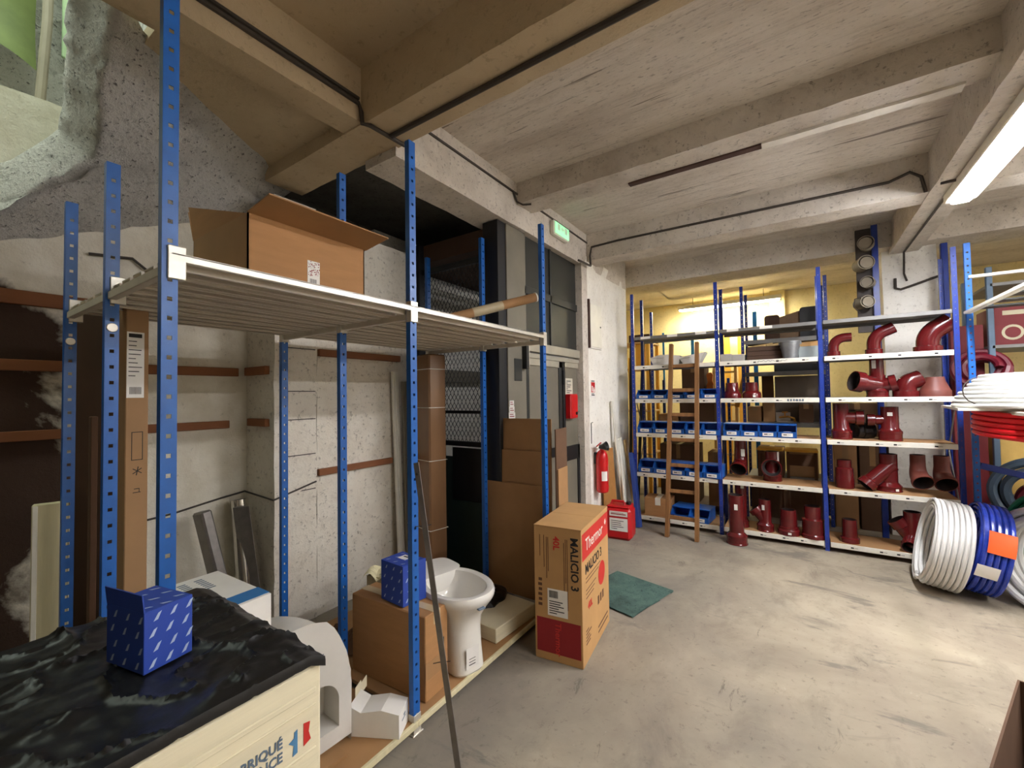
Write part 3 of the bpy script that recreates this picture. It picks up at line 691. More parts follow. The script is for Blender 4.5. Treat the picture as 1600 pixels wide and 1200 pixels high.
# semi-pedestal ceramic
t = thing('ceramic_cover', 'white ceramic washbasin pedestal cover lying on its back beside the film-covered carton', 'sanitary ware', (-1.63, .925, .056), math.radians(-4))
prof = [(-.06, 0), (.2145, 0), (.2145, .12), (.2145, .24), (.2105, .30), (.1975, .36), (.176, .42), (.15, .465), (.12, .50), (.085, .528), (.045, .547), (.0, .555), (-.03, .555), (-.05, .55), (-.06, .54)]
def shell(i, j):
    # i along the outline, j along the depth
    k = i*(len(prof)-2)+1; a = int(min(k, len(prof)-2)); f = k-a; p = Vector(prof[a]).lerp(Vector(prof[min(a+1, len(prof)-1)]), f)
    s = 1-.10*j; return (-.45*j, p.x*s, p.y*(1-.22*j*j))
g = G().grid(shell, 32, 8)
# front face as a frame round an arched opening
arch = [(.0, .09)]+[(.08-.08*math.cos(math.radians(a)), .20+.085*math.sin(math.radians(a))) for a in range(0, 181, 8)]+[(.16, .09)]
outer = [(-.20, 0), (.22, 0), (.225, .02), (.222, .22), (.205, .34), (.17, .43), (.11, .485), (.03, .505), (-.06, .50), (-.20, .46)]
me = G()
nA = len(arch)
ring = []
for (y, z) in arch:
    dy, dz = y-.08, z-.18; best = None
    L = math.hypot(dy, dz); dy, dz = dy/L, dz/L
    tt = 0
    while True:
        tt += .004; py, pz = .08+dy*tt, .18+dz*tt
        if not (0 <= pz <= .555-max(0, py-.02)**2*3 and py <= .2145-max(0, pz-.24)**2*1.15 and py >= -.06): break
    ring.append((py, max(0, pz)))
vs = [(0, y, z) for y, z in arch]+[(0, y, z) for y, z in ring]+[(-.12, y, z) for y, z in arch]
fs = [(i, i+1, nA+i+1, nA+i) for i in range(nA-1)]+[(i+1, i, 2*nA+i, 2*nA+i+1) for i in range(nA-1)]+[(nA-1, 0, nA, 2*nA-1), (0, nA-1, 3*nA-1, 2*nA)]
g.add(vs, fs)
g.add([(-.12, y, z) for y, z in arch], [list(range(nA))])
part('shell', g, CERAMD, t)
part('outlet', G().lathe([(.0, .07), (.03, .068), (.05, .05), (.056, .02), (.056, 0)], 20, T(-.10, .05, .16) @ rotm(90, 'Y')), CERAM, t, 'round glazed outlet')
part('stamp', G().box((0, .05, .40), (.0008, .10, .404)).box((0, .055, .41), (.0008, .095, .414)), INKN, t)

# brown carton in the rack
t = thing('brown_carton', 'brown cardboard carton with a torn hand hole, carrying the blue carton', 'box', (-1.50, 1.46, .056), math.radians(3))
part('body', G().box((-.52, 0, 0), (0, .165, .40), .004), CARD, t)
part('hand_hole', G().prism([(.10, .20), (.135, .19), (.135, .25), (.125, .245), (.12, .27), (.10, .25)], -.002, .0012, 'x'), DARKIN, t, 'torn dark hand hole')
part('tape', G().box((-.521, .06, .4), (.0008, .11, .4012)).box((-.0005, .06, .34), (.0008, .11, .4012)), M('clear_tape', (200, 176, 136), .2), t)
part('patch', G().box((0, .0, .10), (.0015, .13, .18), 0), CARD2, t, 'taped patch low on the front')
solo('torn_packing', G().grid(lambda i, j: (.26*(i-.5), .22*(j-.5), .01+.10*abs(math.sin(i*7+j*3))*math.sin(j*math.pi)*(1-.5*i)), 12, 10, None, 0, False), CARDD, 'torn dark brown packing behind the brown carton', 'packing', (-2.2, 1.58, .056), .4)
solo('torn_packing', G().grid(lambda i, j: (.20*(i-.5), .26*(j-.5), .30+.05*abs(math.sin(i*5+j*4))), 10, 10, None, 0, False).box((-.08, -.10, 0), (.08, .10, .32)), CREAMB, 'crumpled pale packing paper on the pile behind the brown carton', 'packing', (-2.25, 1.86, .056), .2)

# toilet bowl
t = thing('toilet_bowl', 'white ceramic toilet bowl without a seat standing on the rack board', 'toilet', (-1.575, 1.785, .056), math.radians(-14))
t.scale = (1.1, 1.06, 1.06)
def ell(cx, z, a, b, n=40, e=2.3):
    out = []
    for k in range(n):
        q = 2*math.pi*k/n; c, s = math.cos(q), math.sin(q)
        out.append((cx+a*math.copysign(abs(c)**(2/e), c), b*math.copysign(abs(s)**(2/e), s), z))
    return out
def loft(g, rings, n=40):
    vs = [p for r in rings for p in r]
    return g.add(vs, [(i*n+j, i*n+(j+1) % n, (i+1)*n+(j+1) % n, (i+1)*n+j) for i in range(len(rings)-1) for j in range(n)], True)
rings = [ell(.01, 0, .105, .088, 40, 3.2), ell(.01, .012, .112, .094, 40, 3.2), ell(.005, .10, .108, .092, 40, 3), ell(-.01, .20, .118, .098, 40, 2.6), ell(-.02, .26, .138, .114, 40, 2.3),
         ell(-.02, .31, .17, .14), ell(-.02, .345, .20, .162, 40, 2.2), ell(-.02, .365, .212, .172, 40, 2.2), ell(-.02, .385, .214, .174, 40, 2.2), ell(-.02, .398, .207, .168, 40, 2.2), ell(-.02, .40, .19, .152, 40, 2.2), ell(-.02, .395, .175, .136, 40, 2.2),
         ell(-.02, .375, .168, .130, 40, 2.2), ell(-.025, .33, .15, .115), ell(-.03, .28, .115, .09), ell(-.04, .245, .07, .055), ell(-.04, .24, .01, .01)]
part('bowl', loft(G(), rings), CERAM, t)
part('rear_deck', loft(G(), [ell(-.255, .22, .07, .09, 40, 4), ell(-.26, .30, .10, .13, 40, 4), ell(-.26, .37, .11, .155, 40, 4), ell(-.26, .40, .108, .153, 40, 4), ell(-.26, .402, .09, .135, 40, 4), ell(-.26, .402, .005, .005, 40, 4)]), CERAM, t)
lb = part('label', G().grid(lambda i, j: (.1175+.001*math.sin(j*3), -.045+.075*i, .035+.105*j), 4, 6, T(0, 0, 0) @ rotm(2, 'Y')), WHITE, t, 'white paper label')
g = G()
for k in range(10): g.box((.1165, -.03+k*.0036, .105), (.1215, -.0282+k*.0036, .125))
for k in range(3): g.box((.117, -.028, .05+k*.014), (.1215, .01, .053+k*.014))
part('print', g, INK, lb)
part('mark', G().box((.172, -.02, .335), (.192, .022, .343), .003), INKN, t, 'small grey maker mark')

# flat white box, black bag
solo('flat_carton', G().box((-.115, -.20, 0), (.115, .20, .085), .004), WCARD, 'flat cream carton lying on the rack board beyond the toilet', 'box', (-1.605, 2.235, .056), math.radians(-4))
def bag(i, j):
    a = 2*math.pi*i; q = Vector((math.cos(a)*2.5, math.sin(a)*2.5, j*5)); r = (.02+.20*j**.7)*(1+.25*NZ.noise(q))
    return (r*.8*math.cos(a), r*1.15*math.sin(a), max(.0, .15*(1-j**1.8)+.03*NZ.noise(q*1.7)*(1-j)))
solo('black_bag', G().grid(bag, 40, 14), BLACKF, 'crumpled black plastic bag behind the flat cream carton', 'bag', (-1.80, 2.30, .058))
t = thing('small_white_carton', 'small white carton with an open flap near the foot of the front post', 'box', (-1.565, 1.245, .056), math.radians(28))
part('body', G().prism([(-.11, 0), (.11, 0), (.11, .10), (.03, .115), (-.06, .10), (-.11, .125)], -.055, .055, 'y'), WHITE, t)
part('flap', G().box((-.112, .055, .10), (-.11, .115, .15)).box((-.111, .0, .12), (-.109, .055, .165)), WCARD, t)
part('print', G().box((.1102, -.02, .05), (.1108, .02, .055)).box((.1102, .0, .06), (.1108, .02, .068)), INKN, t)
solo('broken_panel', G().prism([(-.25, -.2), (.2, -.25), (.28, .1), (.05, .12), (-.02, .2), (-.22, .16)], 0, .012, 'z'), CARD2, 'broken brown board lying on the low rack shelf', 'board', (-1.82, .95, .056), .1)
# leaning steel bar
t = thing('steel_bar', 'long grey flat steel bar leaning on the front post', 'bar', (-1.145, 1.292, 0))
a = Vector((0, 0, .003)); b = Vector((-.275, .045, 1.21))
d = (b-a); X = T(*a) @ d.to_track_quat('Z', 'Y').to_matrix().to_4x4()
L = d.length
part('bar', G().box((-.002, -.014, 0), (.002, .014, L), .0005, X @ rotm(20, 'Z')), STEEL, t)
for q in (.34, .78): part('wire_tie', G().tube([X @ Vector((-.02, .02, L*q)), X @ Vector((.0, -.016, L*q)), X @ Vector((.03, -.03, L*q+.004))], .002, 6), CABLE, t)
part('bolt', G().lathe([(0, .006), (.006, .006), (.007, 0)], 10, X @ T(.0, 0, L-.05) @ rotm(20, 'Z') @ rotm(90, 'Y')), CABLE, t)

# ------------------------------------------------------------------ water heater carton
t = thing('heater_carton', 'tall brown water heater carton with red bands standing on the floor', 'box', (-1.017, 2.168, 0), math.radians(7))
HW, HL, HH = .285, .565, .752
part('body', G().box((-HW, 0, 0), (0, HL, HH), .003), CARD3, t)
part('top_flap', G().box((-HW-.001, -.002, HH-.001), (.001, HL*.5-.001, HH+.003), .001), CARD3, t)
part('top_flap', G().box((-HW-.001, HL*.5+.001, HH-.001), (.001, HL, HH+.003), .001), CARD3, t)
band = part('print', G().box((0, .012, HH-.175), (.0009, HL-.006, HH-.028)), INKR, t, 'red band')
EXP = (R90, 0, R90)
lettering('print', 'Thermor', .098, CREAM, t, (.0013, .07, HH-.135), EXP, .0005, 'LEFT', 1.0)
part('print', G().prism([(.475, HH-.085), (.495, HH-.10), (.515, HH-.085), (.505, HH-.06), (.495, HH-.075), (.485, HH-.06)], .0009, .0016, 'x'), CREAM, t)
lettering('print', 'MALICIO 3', .078, INK, t, (.0008, .06, HH-.262), EXP, .0012, 'LEFT', .92)
g = G()
for k, L in enumerate((.30, .26, 0, .20, .17, .15)):
    if L: g.box((.0, .07, HH-.292-k*.022), (.0008, .07+L, HH-.287-k*.022))
part('print', g, INKBR, t)
part('print', G().prism([(.395+.075*math.cos(a*math.pi/14), HH-.37+.072*math.sin(a*math.pi/14)) for a in range(28)], 0, .0009, 'x'), INKR, t, 'red oval mark')
lettering('print', '40L', .06, INKR, t, (.0008, .10, HH-.475), EXP, .001)
g = G()
for k in range(5): g.box((0, .06, .10+k*.018), (.0008, .06+.13*(.6+.4*math.sin(k*3)), .107+k*.018))
for k in range(3): g.box((0, .30+.05*k, .22), (.0008, .33+.05*k, .27))
for k in range(2): g.box((0, .30, .05+k*.03), (.0008, .52, .06+k*.03))
part('print', g, INKBR, t)
EMY = (R90, R90, 0)
def on_my(txt, size, mat, x, ztop, bold=.001): lettering('print', txt, size, mat, t, (x, -.0008, ztop), EMY, bold)
on_my('MALICIO 3', .062, INK, -.062, HH-.045, .0014)
on_my('40L', .052, INKR, -.165, HH-.05, .0012)
g = G()
for x, z0, z1 in ((-.085, .30, HH-.06), (-.095, .45, HH-.06), (-.105, .40, HH-.08), (-.20, .50, HH-.06), (-.21, .46, HH-.06), (-.225, .52, HH-.05), (-.25, .58, HH-.05)): g.box((x, -.0007, z0), (x+.004, 0, z1))
for k in range(6): g.box((-.262+.003*(k % 2), -.0007, .30+k*.028), (-.238, 0, .316+k*.028))
part('print', g, INKBR, t)
lb = part('label', G().box((-.205, -.001, .255), (-.085, 0, .405)), WHITE, t, 'white barcode label')
g = G()
for k in range(12): g.box((-.195+k*.0045, -.0016, .355), (-.1925+k*.0045, -.001, .395))
for k in range(6): g.box((-.195, -.0016, .268+k*.013), (-.195+.09*(.5+.5*abs(math.sin(k*1.7))), -.001, .273+k*.013))
part('print', g, INK, lb)
part('print', G().box((-HW+.012, -.0008, .045), (-.012, 0, .235)), INKDR, t, 'dark red band')
on_my('Thermor', .05, INKR, -.16, .22, .0003)
# green mat and corner carton
def mat_f(i, j): return (.50*(i-.5), .56*(j-.5), .012+.05*max(0, .45-i)*max(0, .6-j)*3+.006*math.sin(j*6)*i)
g = G().grid(mat_f, 14, 14); h = G().grid(lambda i, j: tuple(Vector(mat_f(i, j))-Vector((0, 0, .008))), 14, 14); h.f = [f[::-1] for f in h.f]; g.add(h.v, h.f, True)
solo('rubber_mat', g, GREENMAT, 'worn green rubber mat on the floor beside the heater carton', 'mat', (-1.14, 3.17, 0), math.radians(-14))
t = thing('corner_carton', 'dark brown open carton cut off by the bottom right corner of the view', 'box', (.403, 1.717, 0), math.radians(-20.6))
part('side', G().box((0, 0, 0), (.006, .61, .46)), CARDD, t); part('side', G().box((.5, 0, 0), (.506, .61, .46)), CARDD, t)
part('side', G().box((0, 0, 0), (.5, .006, .46)), CARDD, t); part('side', G().box((0, .604, 0), (.5, .61, .46)), CARDD, t)
part('bottom', G().box((0, 0, 0), (.5, .61, .006)), CARDD, t)

# ------------------------------------------------------------------ goods lift: doors, column, cage
t = thing('goods_lift', 'grey metal goods lift enclosure with double doors and a mesh cage side', 'lift', (-1.9, 2.7, 0))
def LB(name, x0, x1, y0, y1, z0, z1, mat, lab=None, parent=None, b=.003):
    return part(name, G().box((x0+1.9, y0-2.7, z0), (x1+1.9, y1-2.7, z1), b), mat, parent or t, lab)
LB('corner_column', -2.03, -1.885, 2.63, 2.735, 0, 2.86, BLACK, 'black corner column')
LB('frame_post', -1.93, -1.875, 2.735, 3.0, 0, 2.86, DOORG, 'wide grey post')
LB('upper_panel', -1.915, -1.90, 3.0, 3.46, 1.95, 2.86, DGREY, 'dark sheet above the doors')
LB('upper_panel', -1.915, -1.90, 3.47, 4.03, 1.95, 2.86, DGREY)
LB('upper_rail', -1.91, -1.885, 3.0, 4.03, 2.36, 2.43, DGREY)
LB('upper_stile', -1.91, -1.885, 3.0, 3.03, 1.95, 2.86, DOORG); LB('upper_stile', -1.91, -1.885, 3.46, 3.485, 1.95, 2.86, DGREY)
LB('transom', -1.93, -1.865, 2.99, 4.03, 1.875, 1.955, LGREY, 'pale steel transom')
LB('lintel_strip', -1.915, -1.875, 2.99, 4.03, 1.82, 1.86, LGREY)
d1 = LB('door_leaf', -1.92, -1.895, 3.01, 3.655, .01, 1.82, DOORG, 'wide grey door leaf')
for a in ((3.01, 3.06, .01, 1.82), (3.60, 3.655, .01, 1.82), (3.01, 3.655, 1.76, 1.82), (3.01, 3.655, .93, 1.02), (3.01, 3.655, .01, .12)):
    LB('leaf_rail', -1.897, -1.882, *a[:2], *a[2:], BLACK if a[3]-a[2] < 1 and a[2] < 1.5 else (DGREY if a[2] < 1.5 else LGREY), None, d1)
d2 = LB('door_leaf', -1.92, -1.895, 3.68, 4.02, .01, 1.82, DOORG, 'narrow grey door leaf')
for a in ((3.68, 3.72, .01, 1.82), (3.98, 4.02, .01, 1.0), (3.68, 4.02, 1.77, 1.82), (3.68, 4.02, .86, 1.0), (3.68, 4.02, .01, .12)):
    LB('leaf_rail', -1.897, -1.880, *a[:2], *a[2:], BLACK if a[2] < 1.5 else LGREY, None, d2)
LB('handle', -1.88, -1.855, 3.645, 3.665, 1.0, 1.12, BLACK, None, d1); LB('bolt', -1.885, -1.86, 3.655, 3.685, 1.60, 1.74, BLACK, None, d1)
LB('side_bracket', -1.885, -1.83, 2.94, 2.98, 1.72, 1.93, BLACK); LB('latch_plate', -1.87, -1.828, 2.975, 2.985, 1.73, 1.93, GALV, 'bright latch plate')
LB('call_plate', -1.876, -1.87, 2.82, 2.93, 1.62, 1.80, DGREY)
# mesh side: expanded metal in the plane y = 2.72
MX0, MX1, MY, MZ0, MZ1 = -2.86, -2.03, 2.715, 1.12, 2.62
g = G(); cw, ch = .042, .075; nx = int((MX1-MX0)/cw); nz = int((MZ1-MZ0)/ch); r = .0021
def strand(p, q): g.add([(p[0]-r, MY, p[1]), (p[0]+r, MY, p[1]), (q[0]+r, MY, q[1]), (q[0]-r, MY, q[1]), (p[0]-r, MY+.003, p[1]), (p[0]+r, MY+.003, p[1]), (q[0]+r, MY+.003, q[1]), (q[0]-r, MY+.003, q[1])], [(0, 1, 2, 3), (4, 7, 6, 5), (0, 3, 7, 4), (1, 5, 6, 2)])
for j in range(nz):
    for i in range(nx):
        x = MX0+i*cw; z = MZ0+j*ch
        strand((x, z), (x+cw/2, z+ch*.42)); strand((x+cw/2, z+ch*.42), (x+cw/2, z+ch*.58)) ; strand((x+cw/2, z+ch*.58), (x, z+ch))
        strand((x+cw, z), (x+cw/2, z+ch*.42)); strand((x+cw/2, z+ch*.58), (x+cw, z+ch))
mo = g.mesh('mesh_panel', BLACK); mo.transform(Matrix.Translation((1.9, -2.7, 0)))
part('mesh_panel', mo, BLACK, t, 'black expanded metal mesh')['kind'] = 'stuff'
LB('mesh_rail', MX0-.03, MX1+.02, 2.70, 2.735, MZ1-.03, MZ1+.02, BLACK); LB('mesh_rail', MX0-.03, MX1+.02, 2.70, 2.735, MZ0-.03, MZ0+.01, BLACK)
LB('mesh_rail', MX0-.03, MX1+.02, 2.705, 2.73, 1.36, 1.385, BLACK)
LB('wall_post', -2.85, -2.77, 2.665, 2.735, 0, 2.86, BLACK, 'black post at the wall end of the cage')
LB('lower_panel', MX0, MX1, 2.70, 2.72, 0, 1.0, M('dark_green_panel', (40, 58, 52), .6), 'dark green sheet below the mesh')
LB('black_sheet', -2.42, -2.05, 2.685, 2.699, .65, 1.08, BLACK, 'black square sheet')
LB('roof_panel', -3.28, -2.13, 2.75, 4.28, 2.80, 2.85, PLY, 'dark brown plywood roof')
LB('roof_panel', -2.86, -2.05, 2.72, 2.75, 2.70, 2.86, PLY)
LB('inner_rail', -2.8, -2.76, 2.76, 4.2, 2.50, 2.56, CREAM, 'pale rail inside the cage'); LB('inner_rail', -3.28, -3.2, 2.76, 4.2, 2.62, 2.72, CREAM)
LB('inner_beam', -3.29, -3.22, 2.76, 4.2, 1.66, 1.80, DOORG)
# door signs and call box
t2 = thing('door_notice', 'small printed notice on the narrow lift door', 'notice', (-1.892, 3.74, 1.50))
part('plate', G().box((0, 0, 0), (.004, .155, .165), .001), M('aged_paper', (196, 190, 172), .7), t2)
g = G()
for k in range(7): g.box((.004, .02, .02+k*.019), (.0046, .02+.115*(.6+.4*math.sin(k*2.2)), .027+k*.019))
part('print', g, INK, t2)
t2 = thing('call_box', 'red wall box with a key switch below the notice on the lift door', 'control box', (-1.893, 3.735, 1.27))
part('housing', G().box((0, 0, 0), (.06, .155, .24), .008), RED, t2)
part('cover', G().box((.06, .012, .012), (.066, .143, .228), .003), RED, t2)
part('lock', G().lathe([(0, .01), (.014, .01), (.016, 0)], 12, T(.066, .11, .05) @ rotm(90, 'Y')), BLACK, t2)
# white wall: hatch, fire sign, extinguisher
t2 = thing('wall_hatch', 'white inspection hatch high on the white wall', 'hatch', (-1.852, 4.22, 2.0))
part('frame', G().box((0, 0, 0), (.018, .33, .50), .003), WHITE, t2)
part('door', G().box((.018, .015, .015), (.026, .315, .485), .003), CREAM, t2)
part('side_strip', G().box((0, -.03, .0), (.03, .0, .52), .002), RUST, t2, 'dark brown hinge strip')
part('lock', G().lathe([(0, .006), (.008, .006), (.01, 0)], 10, T(.026, .28, .25) @ rotm(90, 'Y')), BLACK, t2)
t2 = thing('extinguisher_sign', 'red and white fire extinguisher sign on the white wall', 'sign', (-1.851, 4.25, 1.47))
part('plate', G().box((0, 0, 0), (.003, .125, .19)), WHITE, t2)
part('print', G().box((.003, .012, .055), (.0036, .113, .165)), RED, t2, 'red field')
part('pictogram', G().box((.0036, .03, .065), (.0042, .055, .125)).prism([(.065, .06), (.105, .06), (.105, .09), (.09, .09), (.09, .11), (.075, .11)], .0036, .0042, 'x'), WHITE, t2)
part('print', G().box((.003, .02, .172), (.0036, .105, .182)).box((.003, .02, .02), (.0036, .105, .03)).box((.003, .02, .036), (.0036, .09, .044)), INK, t2)
t2 = thing('fire_extinguisher', 'red fire extinguisher with a black horn on the white wall', 'extinguisher', (-1.765, 4.32, .46))
part('cylinder', G().lathe([(0, 0), (.045, 0), (.06, .012), (.064, .03), (.064, .36), (.058, .40), (.04, .435), (.022, .45), (.022, .475), (0, .475)], 24), RED, t2)
part('valve', G().lathe([(.02, .47), (.02, .505), (.012, .515), (0, .515)], 12), GALV, t2)
part('lever', G().box((-.008, -.01, .50), (.008, .10, .508), .002, T(0, 0, 0) @ rotm(0, 'X')).box((-.008, -.01, .515), (.008, .11, .523), .002, rotm(14, 'X')), RED, t2, 'red squeeze lever')
part('hose', G().tube([(0, 0, .49), (0, -.05, .50), (0.01, -.085, .485)], .01, 8), BLACK, t2)
part('horn', G().lathe([(0, .0), (.012, 0), (.05, .09), (.046, .09), (.0, .02)], 18, T(.0, -.07, .48) @ rotm(75, 'Y') @ rotm(0, 'X')), BLACK, t2, 'black discharge horn')
part('label', G().lathe([(.0646, .13), (.0646, .23)], 8, rotm(-75, 'Z'), 0, math.radians(60)), WHITE, t2, 'white instruction label')
part('label', G().lathe([(.0646, .15), (.0646, .29)], 8, rotm(-5, 'Z'), 0, math.radians(45)), M('pink_print', (206, 110, 104), .5), t2)
part('bracket', G().box((-.09, -.02, .30), (-.06, .02, .42)), BLACK, t2)
solo('bracket_hook', G().tube([(0, 0, 0), (0, 0, .22), (.015, .01, .225)], .004, 6), CABLE, 'thin wire hook on the wall above the extinguisher', 'hook', (-1.846, 4.24, .98))
# jerrycan
t2 = thing('jerrycan', 'red plastic jerrycan with white labels on the floor by the white wall', 'jerrycan', (-1.60, 4.385, 0), math.radians(6))
part('body', G().box((-.135, -.115, 0), (.135, .115, .325), .03), REDJ, t2)
part('shoulder', G().box((-.12, -.10, .32), (.12, .10, .345), .012), REDJ, t2)
part('handle', G().tube([(-.09, -.02, .34), (-.08, -.01, .375), (.04, -.01, .375), (.05, -.02, .34)], .013, 8), REDJ, t2)
part('cap', G().lathe([(0, .03), (.026, .03), (.028, 0)], 16, T(.085, .02, .343)), BLACK, t2)
g = G().box((-.085, -.119, .245), (.10, -.1165, .295)); lb = part('label', g, WHITE, t2, 'upper white label')
part('print', G().box((-.07, -.1196, .262), (.085, -.119, .272)).box((-.07, -.1196, .278), (.06, -.119, .282)), INKDR, lb)
lb = part('label', G().box((-.085, -.119, .095), (.10, -.1165, .225)), WHITE, t2, 'large white label')
g = G()
for k in range(5): g.box((-.07, -.1196, .115+k*.02), (-.07+.14*(.45+.5*abs(math.sin(k*1.9))), -.119, .121+k*.02))
part('print', g, INK, lb)
# planks and boards leaning on the white wall
def lean(name, label, x, y, w, d, h, mat, tx, ty, rz=0., cat='board'):
    solo(name, G().box((-d/2, -w/2, 0), (d/2, w/2, h), .003), mat, label, cat, (x, y, 0), 0, None, (math.radians(tx), math.radians(ty), rz))
lean('chipboard_panel', 'orange-brown chipboard panel leaning on the white wall beside the extinguisher', -1.79, 4.64, .36, .016, .88, MDF, 0, -3.2)
lean('white_plank', 'tall thin white plank leaning highest against the white wall', -1.72, 4.86, .05, .02, 1.43, CREAM, 3, -4.0)
lean('white_plank', 'white plank in the leaning group, nearest the chipboard', -1.70, 4.95, .06, .02, .98, CREAM, 4, -5.5)
lean('white_plank', 'white plank in the middle of the leaning group', -1.68, 5.03, .06, .02, .99, CREAM, 4, -6.5)
lean('white_plank', 'white plank at the blue end of the leaning group', -1.655, 4.74, .05, .02, .97, CREAM, -11, -8)
lean('brown_plank', 'brown plank behind the blue plank', -1.70, 5.16, .06, .02, .95, PINE, 4, -5)
lean('blue_plank', 'blue painted plank leaning at the corner of the pipe shelving', -1.535, 4.80, .085, .045, .84, BLUEW, -15, -10)

# ------------------------------------------------------------------ pipe shelving across the hall
PX = (-1.63, -.72, .18, 1.10); PY0, PY1 = 5.0, 5.40; LV = (.09, .585, 1.045, 1.44, 1.83, 2.17)
sv = thing('pipe_shelving', 'three-bay navy post shelving with white shelf edges across the hall', 'shelving', (PX[0], PY0, 0))
def SL(p): return (p[0]-PX[0], p[1]-PY0, p[2])
pm = post_mesh(2.69, .034, .026, .0025, .055, .006, NAVY, 'navy')
for x in PX:
    part('post', pm, NAVY, sv, None, SL((x, PY0, 0)), (0, 0, -R90)); part('post', pm, NAVY, sv, None, SL((x, PY1, 0)), (0, 0, R90))
    part('side_brace', G().tube([(0, .02, .35), (0, .38, .95), (0, .02, 1.55)], .006, 6), GREYST, sv, None, SL((x, PY0, 0)))
def shelf_marks(n, w, seed):
    random.seed(seed); g = G()
    for k in range(n):
        u = w*(k+.5)/n+random.uniform(-.05, .05); g.box((u, -.0008, -.030), (u+.022, 0, -.018)); g.box((u+.026, -.0008, -.026), (u+.05, 0, -.023))
    return g
for li, z in enumerate(LV):
    for bi in range(3):
        x0, x1 = PX[bi]+.024, PX[bi+1]-.024
        top = li == 5
        z_ = z+(.0 if li else 0)
        g = G().box((0, -.006, -.045), (x1-x0, .006, 0), .002) if not top else G().box((0, -.006, -.035), (x1-x0, .006, 0), .002)
        g2 = G().box((0, .004, -.012), (x1-x0, PY1-PY0-.004, 0), .001)
        s_ = part('shelf', g2, CARD2 if li in (0, 1, 2) else GREYST, sv, None, SL((x0, PY0-.012, z_)))
        f_ = part('front_edge', g, GREYST if top else CREAM, s_, 'grey front edge' if top else 'white front edge')
        part('rear_edge', G().box((0, PY1-PY0+.0, -.04), (x1-x0, PY1-PY0+.012, 0), .002), GREYST, s_)
        if not top: part('print', shelf_marks(4, x1-x0-.06, li*3+bi), INK, s_, 'tiny printed shelf labels', (0, -.006, .0))
        else:
            for k in range((3, 2, 0)[bi]): part('tag', G().box((.08+k*.30, -.0075, -.03), (.19+k*.30, -.006, -.002)), WHITE, s_, 'white paper tag')
# hand-written word on two shelf edges, kept as loose strokes
random.seed(5); pth = [(.43+.012*k, 5.0-.0205-PY0, .006*math.sin(k*1.9)+.004*random.random()) for k in range(22)]
part('handwriting', G().tube(pth, .0016, 4), INK, sv, 'hand-written word', SL((PX[1]-.05-0, 5.0, 1.83-.02)))
g = G()
for k in range(6): g.box((.62+k*.024, -.0205, -.012), (.634+k*.024, -.020, .008)); g.box((.62+k*.024, -.021, -.002), (.634+k*.024, -.0203, .002))
part('handwriting', g, INKN, sv, 'faint hand-written mark', SL((PX[1], 5.0, 1.42)))

# ------------------------------------------------------------------ blue bins
_bin = {}
def bin_mesh(w, d, h):
    if (w, d, h) in _bin: return _bin[(w, d, h)]
    t = .004; g = G(); f = h*.45
    side = [(0, 0), (d, 0), (d, h), (.10*d+.06, h), (.0-.01, f)]
    g.prism([(p[0], p[1]) for p in side], -w/2, -w/2+t, 'x'); g.prism(side, w/2-t, w/2, 'x')
    g.box((-w/2, 0, 0), (w/2, d, t)); g.box((-w/2, d-t, 0), (w/2, d, h)); g.add([(-w/2, 0, 0), (w/2, 0, 0), (w/2, -.01, f), (-w/2, -.01, f), (-w/2, t, 0), (w/2, t, 0), (w/2, t-.01, f), (-w/2, t-.01, f)], [(0, 1, 2, 3), (7, 6, 5, 4), (3, 2, 6, 7)])
    g.box((-w/2-.003, .06, h-.01), (w/2+.003, d+.002, h), .001); g.box((-w/2, -.014, f-.006), (w/2, .0, f), .001)
    me = g.mesh('body', BLUEBIN)
    lab = G().box((-w*.28, -.0115, f*.22), (w*.30, -.0085, f*.80)).mesh('label', WHITE)
    prt = G().box((-w*.20, -.0122, f*.45), (w*.0, -.0114, f*.60)).box((w*.03, -.0122, f*.48), (w*.2, -.0114, f*.55)).mesh('print', INK)
    _bin[(w, d, h)] = (me, lab, prt); return _bin[(w, d, h)]
def bin_(label, x, y, z, w=.172, d=.26, h=.125, rz=0., group='blue parts bins'):
    t = thing('parts_bin', label, 'bin', (x, y, z), rz, group); me, lab, prt = bin_mesh(w, d, h)
    part('body', me, BLUEBIN, t); l = part('label', lab, WHITE, t, 'white label'); part('print', prt, INK, l); return t
NEARL = 'in the ladder bay'
for k in range(5):
    bin_('blue parts bin on the highest bin shelf, %s from the left' % ORD[k], -1.515+k*.178, 5.005, 1.442, .17, .25, .105)
    bin_('blue parts bin on the middle bin shelf behind the ladder, %s from the left' % ORD[k], -1.51+k*.178, 5.005-.004*k, 1.047, .17, .25, .128)
    bin_('blue parts bin on the lowest full bin row behind the ladder, %s from the left' % ORD[k], -1.51+k*.178, 5.005-.008*k, .587, .17, .25, .135, -.02*k)
for k in range(4): bin_('blue parts bin in the bay right of the ladder, %s from the left' % ORD[k], -.60+k*.163, 4.995-.004*k, 1.047, .158, .26, .128)
for k in range(2): bin_('blue parts bin on the bottom shelf beside the small carton, %s one' % ('left', 'right')[k], -1.14+k*.20, 4.99, .092, .195, .30, .135, -.08)
solo('metal_fittings', G().lathe([(0, .05), (.03, .045), (.035, 0)], 10, T(-.02, 0, 0)).lathe([(0, .055), (.02, .05), (.025, 0)], 10, T(.04, .02, 0)).lathe([(0, .04), (.025, .04), (.025, 0)], 10, T(.0, .06, 0)), CHROME, 'shiny metal fittings in the first bin right of the ladder', 'fittings', (-.60, 5.07, 1.054))
solo('label_roll', G().lathe([(.012, 0), (.034, 0), (.034, .045), (.012, .045), (.012, 0)], 16), WHITE, 'white tape roll in the last bin right of the ladder', 'roll', (-.11, 5.07, 1.054))
